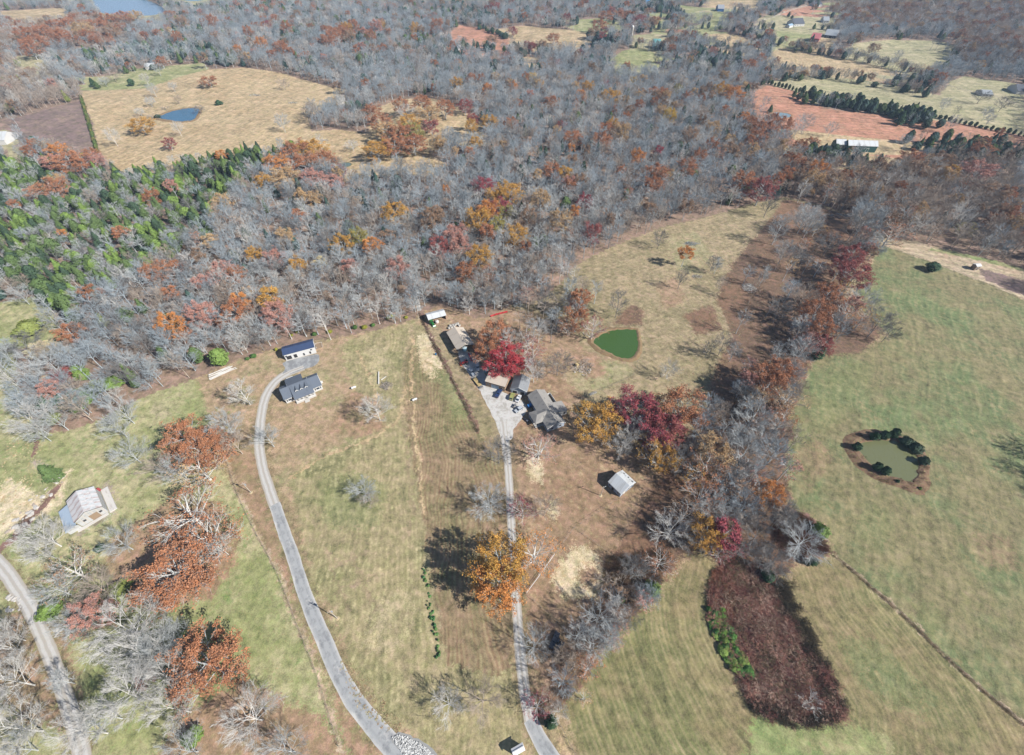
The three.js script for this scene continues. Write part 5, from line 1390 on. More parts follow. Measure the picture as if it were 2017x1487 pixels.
tractor([848, 635], [854, 641.5], [40, 140, 64], 'green tractor with canopy standing at the white shed', { canopy: 1 });
tractor([922, 714], [912, 717], [226, 62, 44], 'orange-red tractor with front loader on the gravel by the fence');
tractor([1105.5, 1264], [1099, 1276], [60, 64, 74], 'dark small tractor beside the old black pickup under bare trees');
function auger(a, b, label, w = 0.7) { const p = at(...a), q = at(...b), L = Math.hypot(q.x - p.x, q.z - p.z), t = thing('hay_conveyor', label, 'conveyor', (p.x + q.x) / 2, 0.03, (p.z + q.z) / 2, Math.atan2(-(q.z - p.z), q.x - p.x)), R = paint(204, 44, 66); part(t, 'trough', [box(L, 0.1, w, 0, 0.75, 0), box(L, 0.3, 0.08, 0, 0.9, w / 2), box(L, 0.3, 0.08, 0, 0.9, -w / 2)], R); for (const s of [-1, 1]) { part(t, 'leg', [rod([s * L * 0.3, 0, -0.5], [s * L * 0.3, 0.75, -0.3], 0.05), rod([s * L * 0.3, 0, 0.5], [s * L * 0.3, 0.75, 0.3], 0.05)], R); } wheel(t, L * 0.1, 0.55, 0.32, 0.18); wheel(t, L * 0.1, -0.55, 0.32, 0.18); }
auger([923, 697], [929.5, 713], 'red hay conveyor lying in front of the pole barn, nearest the tractor');
auger([934, 687], [940.5, 701], 'red hay conveyor right of the pole barn gable under the red oak');
{ const pts = [[966, 624.5], [974, 621.5], [982, 619.5], [990, 617.5], [1000, 615]]; for (let k = 0; k < 4; k++) { const p = at(...pts[k]), q = at(...pts[k + 1]), L = Math.hypot(q.x - p.x, q.z - p.z), t = thing('feed_bunk', `red steel feed bunk at the woods edge, ${ORD[k]} from left of the row`, 'feed bunk', (p.x + q.x) / 2, 0, (p.z + q.z) / 2, Math.atan2(-(q.z - p.z), q.x - p.x), 'red feed bunks in a row at the woods edge'), R = paint(214, 46, 58); part(t, 'trough', [box(L * 0.9, 0.08, 0.8, 0, 0.5, 0), box(L * 0.9, 0.4, 0.07, 0, 0.7, 0.4), box(L * 0.9, 0.4, 0.07, 0, 0.7, -0.4)], R); for (const s of [-1, 1]) part(t, 'leg', box(0.12, 0.5, 0.8, s * L * 0.36, 0.25, 0), R); } }
[[885, 647.5], [887.3, 642.8], [890.2, 646], [892.7, 641.8], [895, 644.3], [898, 640.6], [902, 639], [905, 642.6]].forEach(([x, y], k) => { const p = at(x, y), t = thing('white_bin', `white farm bin in the rows behind the pole barn, ${ORD[k]} from left`, 'bin', p.x, 0, p.z, 0.5 + rr(-0.1, 0.1), 'white bins behind the pole barn'); part(t, 'tank', box(1.15, 1, 1.05, 0, 0.68, 0), mat(226, 222, 214, 0.6)); part(t, 'pallet', [box(1.25, 0.06, 0.2, 0, 0.15, -0.4), box(1.25, 0.06, 0.2, 0, 0.15, 0.4), box(0.14, 0.12, 1, -0.5, 0.06, 0), box(0.14, 0.12, 1, 0.5, 0.06, 0)], WOOD); part(t, 'lid', cyl(0.22, 0.22, 0.12, 0, 1.18, 0, 12), DARK); });
function hopper(px, py, r, h, label) { const p = at(px, py), t = thing('feed_hopper', label, 'feed hopper', p.x, 0.03, p.z), c = mat(150, 196, 220, 0.4, { metalness: 0.2 }); part(t, 'tank', [cyl(r, r, h, 0, 1.4, 0, 18), cyl(0.3, r, 0.9, 0, 0.5, 0, 18)], c); part(t, 'roof', new THREE.ConeGeometry(r * 1.03, 0.6, 18).translate(0, 1.7 + h, 0), mat(196, 222, 234, 0.4)); for (let k = 0; k < 4; k++) part(t, 'leg', rod([Math.cos(k * 1.57) * r, 0, Math.sin(k * 1.57) * r], [Math.cos(k * 1.57) * r, 1.6, Math.sin(k * 1.57) * r], 0.06), GREYROOF); }
hopper(916, 693, 1.3, 2, 'pale blue feed hopper on legs in front of the pole barn gable'); hopper(959, 735.5, 1.2, 1.9, 'pale blue feed hopper on legs left of the tan workshop');
{ const p = at(861, 635.5), t = thing('water_tank', 'round white water tank right of the green tractor', 'tank', p.x, 0, p.z); part(t, 'shell', new THREE.LatheGeometry([[0, 0], [1, 0], [1.15, 0.3], [1.15, 1.3], [0.8, 1.7], [0, 1.8]].map((q) => new THREE.Vector2(...q)), 18), mat(236, 226, 220, 0.5)); part(t, 'lid', cyl(0.25, 0.25, 0.12, 0, 1.76, 0, 12), GREYROOF); }
for (const [x, y, l] of [[697, 765, 'white propane tank at the lawn edge right of the left house'], [817, 788.5, 'small white tank lying in the mown meadow left of the hedge fence']]) { const p = at(x, y), t = thing('propane_tank', l, 'tank', p.x, 0, p.z, 0.5); part(t, 'shell', new THREE.CapsuleGeometry(0.55, 1.7, 6, 14).rotateZ(Math.PI / 2).translate(0, 0.85, 0), WHITE); for (const s of [-1, 1]) part(t, 'foot', box(0.25, 0.4, 0.9, s * 0.7, 0.2, 0), CONC); part(t, 'valve_cap', cyl(0.2, 0.2, 0.25, 0, 1.35, 0, 10), WHITE); }
{ const q = headed([861, 688], [870, 692]), t = thing('hay_rake', 'dark red wheel rake parked by the hedge fence', 'hay rake', q.x, 0, q.z, q.yaw); part(t, 'beam', [rod([-1.8, 0.8, -1], [1.8, 0.8, 1], 0.09), rod([-1.8, 0.8, 0], [0.4, 0.8, 0], 0.08)], paint(120, 50, 80)); for (let k = 0; k < 4; k++) part(t, 'rake_wheel', new THREE.TorusGeometry(0.62, 0.06, 5, 16).translate(-1.5 + k, 0.65, -0.9 + k * 0.56), k % 2 ? REDW : DARK); wheel(t, 0, 0.9, 0.35, 0.2); wheel(t, 0, -0.6, 0.35, 0.2); }
{ const p = at(858.5, 699), t = thing('blue_barrel', 'blue barrel standing at the hedge fence below the wheel rake', 'barrel', p.x, 0, p.z); part(t, 'drum', cyl(0.42, 0.42, 1.2, 0, 0, 0, 16), mat(50, 130, 180, 0.4)); for (const y of [0.38, 0.8]) part(t, 'hoop', cyl(0.445, 0.445, 0.06, 0, y, 0, 16), mat(40, 110, 160, 0.4)); }
{ const p = at(1043, 801), t = thing('blue_bin', 'bright blue lidded bin against the house wall by the porch', 'bin', p.x, 0, p.z, 0.6); part(t, 'tub', box(2, 1.5, 1.3, 0, 0.78, 0), mat(40, 120, 200, 0.5)); part(t, 'lid', box(2.1, 0.12, 1.4, 0, 1.6, 0), mat(60, 146, 220, 0.5)); }
for (const [a, b, c, l] of [[[1003.5, 756], [1007, 748], [70, 150, 90], 'green kayak leaning between workshop and garage'], [[1006.5, 757.5], [1012, 749], [228, 86, 52], 'orange kayak leaning between workshop and garage']]) { const q = headed(a, b), t = thing('kayak', l, 'kayak', q.x, 0.25, q.z, q.yaw), g = new THREE.SphereGeometry(1, 18, 10); g.scale(1.9, 0.24, 0.4); part(t, 'hull', g, paint(...c)); part(t, 'cockpit', new THREE.TorusGeometry(0.4, 0.06, 6, 16).rotateX(1.57).scale(1.3, 1, 0.6).translate(0, 0.22, 0), DARK); }
for (const [a, b, l] of [[[1034, 826.5], [1038.5, 830.5], 'dark quad bike at the foot of the house path'], [[1010, 804.5], [1016, 797], 'grey utility cart parked between the silver car and the olive SUV']]) { const q = headed(a, b), t = thing('quad_bike', l, l.includes('cart') ? 'cart' : 'quad bike', q.x, 0.035, q.z, q.yaw), c = l.includes('cart') ? mat(150, 150, 152, 0.6) : paint(48, 54, 78); part(t, 'body', prof([[-1.2, 0.5], [1.2, 0.5], [1.1, 0.85], [0.3, 0.95], [-0.2, 0.8], [-1.2, 0.9]], 0.8), c); part(t, 'seat', box(0.9, 0.14, 0.45, -0.45, 0.98, 0), DARK); part(t, 'handlebar', [rod([0.4, 0.9, 0], [0.3, 1.25, 0], 0.04), rod([0.3, 1.25, -0.4], [0.3, 1.25, 0.4], 0.03)], DARK); part(t, 'rack', box(0.7, 0.06, 0.9, 0.95, 0.98, 0), CHROME); for (const x of [-0.8, 0.8]) for (const s of [-1, 1]) wheel(t, x, s * 0.5, 0.34, 0.26); }
{ const p = at(1136, 720.5), t = thing('hay_bale', 'single round straw bale near the stone ring below the pond', 'hay bale', p.x, 0, p.z, 0.7); part(t, 'straw', new THREE.CylinderGeometry(0.85, 0.85, 1.5, 20).rotateX(1.57).translate(0, 0.84, 0), grained(232, 206, 150, 1, 0.6, 1)); for (const s of [-0.3, 0.3]) part(t, 'twine', new THREE.TorusGeometry(0.86, 0.02, 4, 20).translate(0, 0.84, s), WOOD); }
{ const p = at(1147, 731), t = thing('stone_ring', 'ring of pale stones on the grass below the pond', 'stone ring', p.x, 0, p.z); for (let k = 0; k < 26; k++) { const a = rr(0, 6.28), r = 3.6 * Math.sqrt(rnd()); part(t, 'stone', new THREE.DodecahedronGeometry(rr(0.3, 0.6)).scale(1, 0.55, 1).rotateY(rr(0, 3)).translate(Math.cos(a) * r * 1.3, 0.12, Math.sin(a) * r), k % 2 ? STONE : mat(196, 180, 164)); } }
{ const p = at(1041, 650.5), t = thing('yellow_mower', 'small yellow mower on the grass under the bare trees', 'mower', p.x, 0, p.z, 0.4); part(t, 'body', prof([[-0.8, 0.3], [0.8, 0.3], [0.7, 0.8], [-0.1, 0.7], [-0.8, 0.8]], 0.9), paint(226, 214, 60)); part(t, 'seat', box(0.45, 0.4, 0.5, -0.35, 0.95, 0), DARK); for (const x of [-0.5, 0.55]) for (const s of [-1, 1]) wheel(t, x, s * 0.45, 0.24, 0.18); }
{ const pts = fillArea([[770, 1452], [790, 1446], [830, 1464], [866, 1500], [830, 1518], [800, 1493]], 900), g = new THREE.DodecahedronGeometry(0.26).scale(1.2, 0.8, 1), m = new THREE.InstancedMesh(g, new THREE.MeshStandardMaterial({ color: 0xffffff, roughness: 1 }), pts.length), o = new THREE.Object3D(), c = new THREE.Color();
  pts.forEach((p, i) => { o.position.set(p.x, 0.08, p.z); o.rotation.set(rr(0, 3), rr(0, 3), rr(0, 3)); o.scale.setScalar(rr(0.5, 1.3)); o.updateMatrix(); m.setMatrixAt(i, o.matrix); const v = rr(0.2, 0.5); m.setColorAt(i, c.setRGB(v, v, v * 0.97)); });
  m.name = 'loose_stones'; m.castShadow = m.receiveShadow = true; tag(m, 'coarse grey stones spread beside the lane at the bottom edge', 'stones', null, 'stuff'); scene.add(m); }
// poles
function pole(px, py, h, label, lamp) { const p = at(px, py), t = thing('utility_pole', label, 'utility pole', p.x, 0, p.z, 0.5), m = mat(206, 194, 180, 0.95); part(t, 'shaft', new THREE.CylinderGeometry(0.11, 0.17, h, 10).translate(0, h / 2 - 0.05, 0), m); part(t, 'crossarm', box(1.7, 0.12, 0.12, 0, h - 0.7, 0.15), m); for (const x of [-0.7, 0, 0.7]) part(t, 'insulator', cyl(0.06, 0.05, 0.2, x, h - 0.64, 0.15, 8), CONC); if (lamp) { const a = part(t, 'lamp_arm', rod([0, h - 1.4, 0], [1.1, h - 1.1, 0], 0.04), GREYROOF); part(a, 'lamp_head', box(0.5, 0.14, 0.28, 1.3, h - 1.1, 0), GREYROOF); } else part(t, 'transformer', cyl(0.26, 0.26, 0.8, 0.38, h - 2.4, 0, 12), GREYROOF); part(t, 'base_mound', new THREE.ConeGeometry(0.9, 0.25, 14).translate(0, 0.1, 0), mat(210, 190, 150, 1)); }
pole(665, 1218, 10, 'utility pole standing in the meadow beside the paved lane'); pole(1183, 976, 8, 'yard pole with lamp left of the small metal-roofed shed', 1); pole(494.7, 970, 8.5, 'utility pole on the leafy lawn left of the driveway bend'); pole(34, 789, 9, 'utility pole on the pasture at the left edge'); pole(825, 628, 10, 'utility pole at the top of the hedge fence by the white shed');
// fences
function fence(label, px, spacing, h, rails, postM, railM, name = 'post_fence') {
  const pts = course(px, spacing), o = pts[0], t = thing(name, label, 'fence', o.x, hgt(o.x, o.z), o.z), g = new THREE.CylinderGeometry(0.07, 0.09, h + 0.4, 7).translate(0, h / 2 - 0.2, 0), Y = (p) => hgt(p.x, p.z) - hgt(o.x, o.z);
  pts.forEach((p, k) => { const m = part(t, 'post', g, postM); m.position.set(p.x - o.x, Y(p), p.z - o.z); m.rotation.set(rr(-0.04, 0.04), rr(0, 3), rr(-0.04, 0.04)); if (k) for (let r = 0; r < rails; r++) { const q = pts[k - 1], y = h * (0.92 - r * 0.36); part(t, 'rail', rod([q.x - o.x, y + Y(q), q.z - o.z], [p.x - o.x, y + Y(p), p.z - o.z], railM === WHITE ? 0.07 : 0.03, 4), railM); } });
}
const WIRE = mat(150, 140, 128, 0.7), POSTW = mat(176, 164, 150, 0.95);
fence('weedy wire fence between the mown meadow and the farmyard', [[826, 617], [850, 668], [880, 725], [910, 785], [942, 852]], 5, 1.2, 2, POSTW, WIRE, 'wire_fence');
fence('post and wire fence running beside the paved lane', [[445, 900], [466, 966], [500, 1040], [545, 1125], [590, 1240], [626, 1332], [668, 1470]], 6, 1.2, 2, POSTW, WIRE, 'wire_fence');
fence('long wire fence crossing the big meadow to the right edge', [[1645, 1095], [1700, 1142], [1790, 1222], [1880, 1310], [2017, 1428], [2060, 1465]], 7, 1.2, 2, POSTW, WIRE, 'wire_fence');
fence('white rail fence below the yard beside the golden tree', [[1037.4, 1168.4], [1065, 1131], [1091.8, 1093]], 3, 1.3, 2, WHITE, WHITE, 'rail_fence');
fence('wooden rail fence from the white fence up to the paddock corner', [[1091.8, 1093], [1111, 1067], [1131, 1040]], 3, 1.2, 2, POSTW, POSTW, 'rail_fence');
fence('row of fence posts from the paddock corner to the small shed', [[1131, 1040], [1141, 1034], [1164.7, 1018.4], [1184, 1006], [1192.5, 1000], [1214, 985]], 3.4, 1.4, 1, POSTW, WIRE, 'post_fence');
fence('wire fence from the paddock corner down into the grove', [[1131, 1040], [1170, 1068], [1212, 1099]], 4, 1.2, 2, POSTW, WIRE, 'wire_fence');
fence('wire fence from the drive down past the black pickup', [[1036, 1169], [1075, 1205], [1116, 1241]], 4, 1.2, 2, POSTW, WIRE, 'wire_fence');
fence('wire fence round the grassy yard below the green pond', [[1176, 806], [1168, 777], [1200, 762], [1252, 735], [1256, 712]], 4, 1.2, 2, POSTW, WIRE, 'wire_fence');
fence('wire fence along the dirt strip above the meadow', [[1742, 488], [1830, 516], [1930, 556], [2017, 592], [2060, 612]], 9, 1.2, 2, POSTW, WIRE, 'wire_fence');
fence('short fence beside the lower end of the farm drive', [[1095, 1410], [1112, 1445], [1140, 1500]], 4, 1.2, 2, POSTW, WIRE, 'wire_fence');
// piles of brush, logs, fallen trunks
function brush(px, py, rx, ry, hgtM, label, colours, n = 110, name = 'brush_pile') {
  const p = at(px, py), d = seen(p.x, 0, p.z).d, R = rx * d / FOC, S = ry * d / FOC, t = thing(name, label, 'brush pile', p.x, hgt(p.x, p.z), p.z);
  for (const [k, c] of colours.entries()) { const s = sink(); for (let i = 0; i < n / colours.length; i++) { const a = rr(0, 6.28), q = Math.sqrt(rnd()) * 0.85, m = V(Math.cos(a) * q * R, rr(0.1, 1) * hgtM * (1 - q * 0.75), Math.sin(a) * q * S), w = randDir(); w.y = w.y * 0.35 + 0.1; const l = rr(0.6, 1.7) * (0.5 + R * 0.12); tube(s, [m.clone().addScaledVector(w, -l), m.clone().addScaledVector(randDir(), 0.15), m.clone().addScaledVector(w, l)], rr(0.05, 0.13), 0.03, 4); } for (let i = 0; i < s.p.length; i++) s.c.push(1); part(t, k ? 'twigs' : 'branches', finish(s, true), barkM[c]); }
}
brush(1475, 569, 15, 17, 2.6, 'round pile of pale branches on the rough clearing', ['pale', 'grey'], 170); brush(1585, 509, 24, 15, 2.6, 'large dark brush pile under the clearing trees', ['dark', 'grey'], 170); brush(1362, 481, 16, 8, 1.6, 'dark brush pile at the upper left of the clearing', ['dark', 'blue']); brush(1373, 545, 12, 6, 1, 'low scatter of cut branches on the clearing slope', ['grey', 'dark'], 50); brush(1655, 425, 26, 8, 1.5, 'long low brush heap at the clearing woods corner', ['dark', 'blue']);
brush(501, 188, 14, 5, 1.6, 'dark branch pile on the upper hay field', ['dark', 'grey'], 70); brush(576, 203, 11, 4, 1.4, 'smaller branch pile near the woods on the hay field', ['dark', 'grey'], 60); brush(638, 277, 12, 5, 1.5, 'grey branch pile beside a lone bare tree on the lower hay field', ['grey', 'dark'], 60); brush(762, 760, 14, 12, 0.9, 'brown brush heap beside the fallen trunk on the lawn', ['brown', 'dark'], 120); brush(842, 592, 9, 8, 1.3, 'dark heap of scrap and branches behind the white shed', ['dark', 'blue'], 60); brush(1152, 722, 22, 12, 0.4, 'flat scatter of brush round the stone ring', ['brown', 'dark'], 90); brush(1560, 640, 16, 12, 2.2, 'dark thicket of brush at the foot of a clearing tree', ['dark', 'brown'], 110);
{ const p = at(746, 745), t = thing('fallen_tree', 'two grey fallen trunks lying on the lawn by the lone bare tree', 'fallen tree', p.x, 0, p.z), L = (x, y) => { const q = at(x, y); return [q.x - p.x, 0.3, q.z - p.z]; }; part(t, 'trunk', rod(L(746, 757), L(746, 733), 0.38, 9, 0.3), PALEWOOD); part(t, 'trunk', rod(L(751, 749), L(761, 742), 0.25, 8, 0.15), PALEWOOD); }
{ const p = at(438, 737), t = thing('log_pile', 'pile of long pale logs at the woods edge left of the navy-roofed barn', 'log pile', p.x, 0, p.z); for (let k = 0; k < 11; k++) { const a = at(413 + rr(-2, 8), 749 - k * 0.9 + rr(-1, 1)), b = at(462 + rr(-8, 6), 728 - k * 0.7 + rr(-1, 1)), y = 0.25 + (k % 3) * 0.32; part(t, 'log', rod([a.x - p.x, y, a.z - p.z], [b.x - p.x, y, b.z - p.z], rr(0.16, 0.28), 8, 0.14), PALEWOOD); } }
{ const p = at(1168, 775), t = thing('fallen_gate', 'grey wooden gate lying at the fence corner above the grove', 'gate', p.x, 0.1, p.z, 0.5); for (let k = 0; k < 4; k++) part(t, 'board', box(4.4, 0.06, 0.16, 0, 0.1 + 0.01 * k, -0.6 + k * 0.4), mat(200, 200, 198)); part(t, 'brace', rod([-2.1, 0.2, -0.6], [2.1, 0.2, 0.6], 0.06, 4), mat(170, 168, 164)); }
// pale rocks along the creek
{ const t = thing('creek_rocks', 'pale rocks scattered along the small creek by the old barn', 'rocks', at(95, 975).x, 0, at(95, 975).z), o = t.position; for (let k = 0; k < 46; k++) { const u = rnd(), q = at(lerp(20, 118, u) + rr(-10, 14), lerp(1050, 940, u) + rr(-12, 10)); part(t, 'rock', new THREE.DodecahedronGeometry(rr(0.3, 1.1)).scale(1.3, 0.5, 1).rotateY(rr(0, 3)).translate(q.x - o.x, 0.1, q.z - o.z), k % 3 ? STONE : mat(190, 176, 160)); } }
{ const t = thing('edge_rocks', 'white limestone rocks at the edge of the bottom-left lane', 'rocks', at(30, 1190).x, 0, at(30, 1190).z), o = t.position; for (let k = 0; k < 34; k++) { const w = k % 2, q = w ? at(28 + rr(-14, 14), 1190 + rr(-16, 16)) : at(122 + rr(-16, 22), 1244 + rr(-16, 12)); part(t, 'rock', new THREE.DodecahedronGeometry(rr(0.25, 0.8)).scale(1.3, 0.5, 1).rotateY(rr(0, 3)).translate(q.x - o.x, 0.1, q.z - o.z), STONE); } }

// ---------------------------------------------------------------- scrub: brambles, weeds, hedges
function scatter(name, label, category, geos, points, colours, size, tall, kind = 'stuff', vc = true, base = 11) {
  const g = new THREE.Group(); g.name = numbered(name); tag(g, label, category, null, kind); scene.add(g);
  geos.forEach((geo, k) => {
    const pts = points.filter((_, i) => i % geos.length === k); if (!pts.length) return;
    const m = new THREE.InstancedMesh(geo, new THREE.MeshStandardMaterial({ color: 0xffffff, roughness: 1, vertexColors: vc, side: THREE.DoubleSide }), pts.length), o = new THREE.Object3D(), c = new THREE.Color();
    pts.forEach((p, i) => { const s = rr(...size) / base; o.position.set(p.x, hgt(p.x, p.z) - 0.1, p.z); o.rotation.y = rr(0, 6.28); o.scale.set(s, rr(...tall) / 20, s); o.updateMatrix(); m.setMatrixAt(i, o.matrix); const q = pick(colours), v = rr(0.75, 1.2); m.setColorAt(i, c.copy(col(...q)).multiplyScalar(v)); });
    m.name = 'bushes'; m.userData.kind = 'stuff'; m.castShadow = m.receiveShadow = true; g.add(m);
  });
}
const SG = SHRUB.map((k) => k.all), RG = ROUND.map((k) => k.crown);
scatter('bramble_patch', 'dark red-brown bramble patch between the two lower fields', 'brambles', SG, fillArea([[1414, 1108], [1470, 1108], [1522, 1132], [1530, 1160], [1544, 1205], [1584, 1265], [1624, 1322], [1664, 1392], [1662, 1416], [1590, 1420], [1511, 1413], [1476, 1375], [1438, 1311], [1406, 1244], [1397, 1187], [1406, 1150]], 800), [[170, 114, 102], [190, 134, 116], [150, 122, 100], [132, 118, 88], [226, 192, 170], [140, 90, 84], [212, 160, 140]], [1, 2.8], [0.7, 2.6]);
scatter('green_thicket', 'strip of green bushes along the left edge of the bramble patch', 'bushes', RG, fillLine([[1410, 1212], [1422, 1245], [1438, 1278], [1458, 1312]], 70, 2.6), [[140, 186, 84], [110, 164, 80], [168, 198, 100], [96, 146, 78]], [0.9, 2.4], [0.8, 2.2], 'stuff', true);
scatter('grove_scrub', 'brown undergrowth on the floor of the grove right of the clearing', 'undergrowth', SG, [...fillArea([[1640, 600], [1690, 640], [1600, 705], [1562, 790], [1546, 900], [1556, 1005], [1600, 1030], [1560, 1105], [1400, 1095], [1340, 1080], [1330, 900], [1400, 820], [1480, 740], [1560, 660]], 420), ...fillArea([[1180, 1180], [1285, 1180], [1220, 1240], [1130, 1360], [1095, 1400], [1080, 1330]], 90)], [[150, 124, 102], [136, 116, 98], [128, 122, 108], [160, 132, 110]], [0.7, 1.9], [1, 3.4]);
scatter('dark_thicket', 'dark thicket along the right edge of the bramble patch', 'brambles', SG, [...fillLine([[1530, 1150], [1552, 1190], [1600, 1285], [1650, 1395]], 260, 3.2), ...fillLine([[1480, 1390], [1560, 1418], [1640, 1414]], 120, 2), ...fillLine([[1500, 1130], [1540, 1150]], 70, 5)], [[84, 76, 58], [98, 84, 66], [74, 72, 58]], [0.8, 1.8], [1, 2.4]);
scatter('rusty_thicket', 'rusty red weeds at the top left of the bramble patch', 'brambles', SG, fillArea([[1405, 1120], [1440, 1125], [1455, 1180], [1440, 1240], [1402, 1220], [1396, 1175]], 240), [[188, 120, 98], [170, 110, 88], [196, 140, 112]], [0.7, 1.5], [0.8, 1.8]);
scatter('bramble_patch', 'brown bramble patch at the meadow corner below the golden-orange tree', 'brambles', SG, fillArea([[1528, 1012], [1560, 1006], [1592, 1018], [1622, 1060], [1636, 1088], [1560, 1100], [1525, 1066]], 420), [[126, 76, 66], [120, 92, 68], [100, 84, 62]], [0.7, 1.6], [0.8, 2]);
scatter('bramble_patch', 'tangled scrub beside the sandy paddock above the lower field', 'brambles', SG, fillArea([[1190, 1100], [1250, 1090], [1310, 1080], [1330, 1100], [1285, 1170], [1230, 1200], [1190, 1180]], 330), [[140, 106, 82], [120, 92, 70], [104, 94, 62]], [0.6, 1.5], [0.8, 2.2]);
scatter('pond_weeds', 'dry brown weeds on the bank of the olive pond', 'weeds', SG, POND_R.flatMap((p, i) => i % 2 ? [] : Array.from({ length: 10 }, () => { const c = at(1755, 907), d = V(p.x - c.x, 0, p.z - c.z).normalize(), s = p.x < c.x - 4 || p.z > c.z + 6 ? 6 : 3.4; return V(p.x + d.x * rr(0.3, s) + rr(-0.6, 0.6), 0, p.z + d.z * rr(0.3, s) + rr(-0.6, 0.6)); })), [[170, 134, 110], [150, 116, 96], [176, 150, 120], [134, 118, 84]], [0.5, 1.1], [0.5, 1.5]);
scatter('fence_weeds', 'dry weeds along the hedge fence of the mown meadow', 'weeds', SG, fillLine([[826, 617], [850, 668], [880, 725], [910, 785], [942, 852]], 260, 0.8), [[140, 116, 92], [120, 100, 80], [150, 134, 100]], [0.4, 0.9], [0.4, 1.3]);
scatter('fence_weeds', 'dry weeds along the long meadow fence', 'weeds', SG, fillLine([[1645, 1095], [1700, 1142], [1790, 1222], [1880, 1310], [2017, 1428]], 300, 0.6), [[190, 164, 130], [170, 146, 112]], [0.3, 0.7], [0.3, 0.8]);
scatter('green_weeds', 'bright green weeds in a line across the stubble rows', 'weeds', RG, fillLine([[836, 1120], [842, 1160], [848, 1200], [856, 1240], [864, 1290]], 46, 0.9), [[96, 150, 90], [120, 160, 90]], [0.25, 0.7], [0.3, 0.9], 'stuff', true);
scatter('green_weeds', 'low green bushes along the foot of the woods edge', 'weeds', RG, [[574, 661], [586, 655], [620, 660], [500, 703], [488, 708], [700, 647], [764, 628], [772, 624], [800, 626], [718, 646], [735, 642], [545, 690], [650, 655]].map(([x, y]) => { const p = at(x, y); return V(p.x, 0, p.z); }), [[90, 130, 60], [160, 160, 60]], [0.9, 2], [1, 2.4], 'stuff', true);
scatter('trimmed_hedge', 'long green hedge along the left side of the tan hay field', 'hedge', RG, course([[160, 192], [170, 222], [180, 258], [193, 300]], 1.2).map((p) => V(p.x + rr(-0.7, 0.7), 0, p.z + rr(-0.7, 0.7))), [[92, 116, 60], [112, 132, 66], [130, 128, 72]], [0.8, 1.9], [1.5, 3.8], 'thing', true);
scatter('cedar_row', 'row of small dark cedars between the pale pasture and the red field', 'hedge', RG, [...course([[1512, 166], [1560, 178], [1600, 190]], 5), ...course([[1840, 232], [1900, 246], [2017, 270]], 5)], [[70, 92, 64], [84, 104, 70]], [1.4, 2.6], [3, 6], 'thing', true);

{ // tussocks of dry grass, too many to count
  const shapes = [0, 1, 2].map(() => { const k = sink(); for (let i = 0; i < 16; i++) { const a = V(rr(-0.35, 0.35), 0, rr(-0.35, 0.35)), d = V(rr(-0.6, 0.6), 1, rr(-0.6, 0.6)).normalize(); spike(k, a, a.clone().addScaledVector(d, rr(0.5, 1)), 0.09); } return finish(k); });
  const spots = [...fillArea([[1000, 606], [1135, 522], [1300, 450], [1490, 400], [1620, 408], [1720, 440], [1640, 560], [1480, 720], [1340, 850], [1260, 780], [1270, 640], [1160, 640], [1120, 650]], 2200), ...fillArea([[-20, 840], [80, 860], [90, 900], [60, 980], [0, 1040]], 260), ...fillArea([[660, 1290], [720, 1330], [800, 1440], [760, 1440], [700, 1390]], 200)];
  const g = new THREE.Group(); g.name = 'grass_tussocks'; tag(g, 'dry grass tussocks scattered over the clearing, lawns and meadows', 'grass', null, 'stuff'); scene.add(g);
  shapes.forEach((geo, k) => { const pts = spots.filter((_, i) => i % 3 === k), m = new THREE.InstancedMesh(geo, new THREE.MeshStandardMaterial({ color: 0xffffff, roughness: 1, side: THREE.DoubleSide }), pts.length), o = new THREE.Object3D(), c = new THREE.Color();
    pts.forEach((p, i) => { const s = rr(0.25, 0.7); o.position.set(p.x, 0, p.z); o.rotation.y = rr(0, 6.28); o.scale.set(s * 1.5, s * 0.45, s * 1.5); o.updateMatrix(); m.setMatrixAt(i, o.matrix); m.setColorAt(i, c.copy(col(...pick([[224, 206, 166], [210, 188, 146], [196, 186, 136], [190, 160, 122]])))); });
    m.name = 'tussocks'; m.userData.kind = 'stuff'; m.castShadow = m.receiveShadow = true; g.add(m); });
}

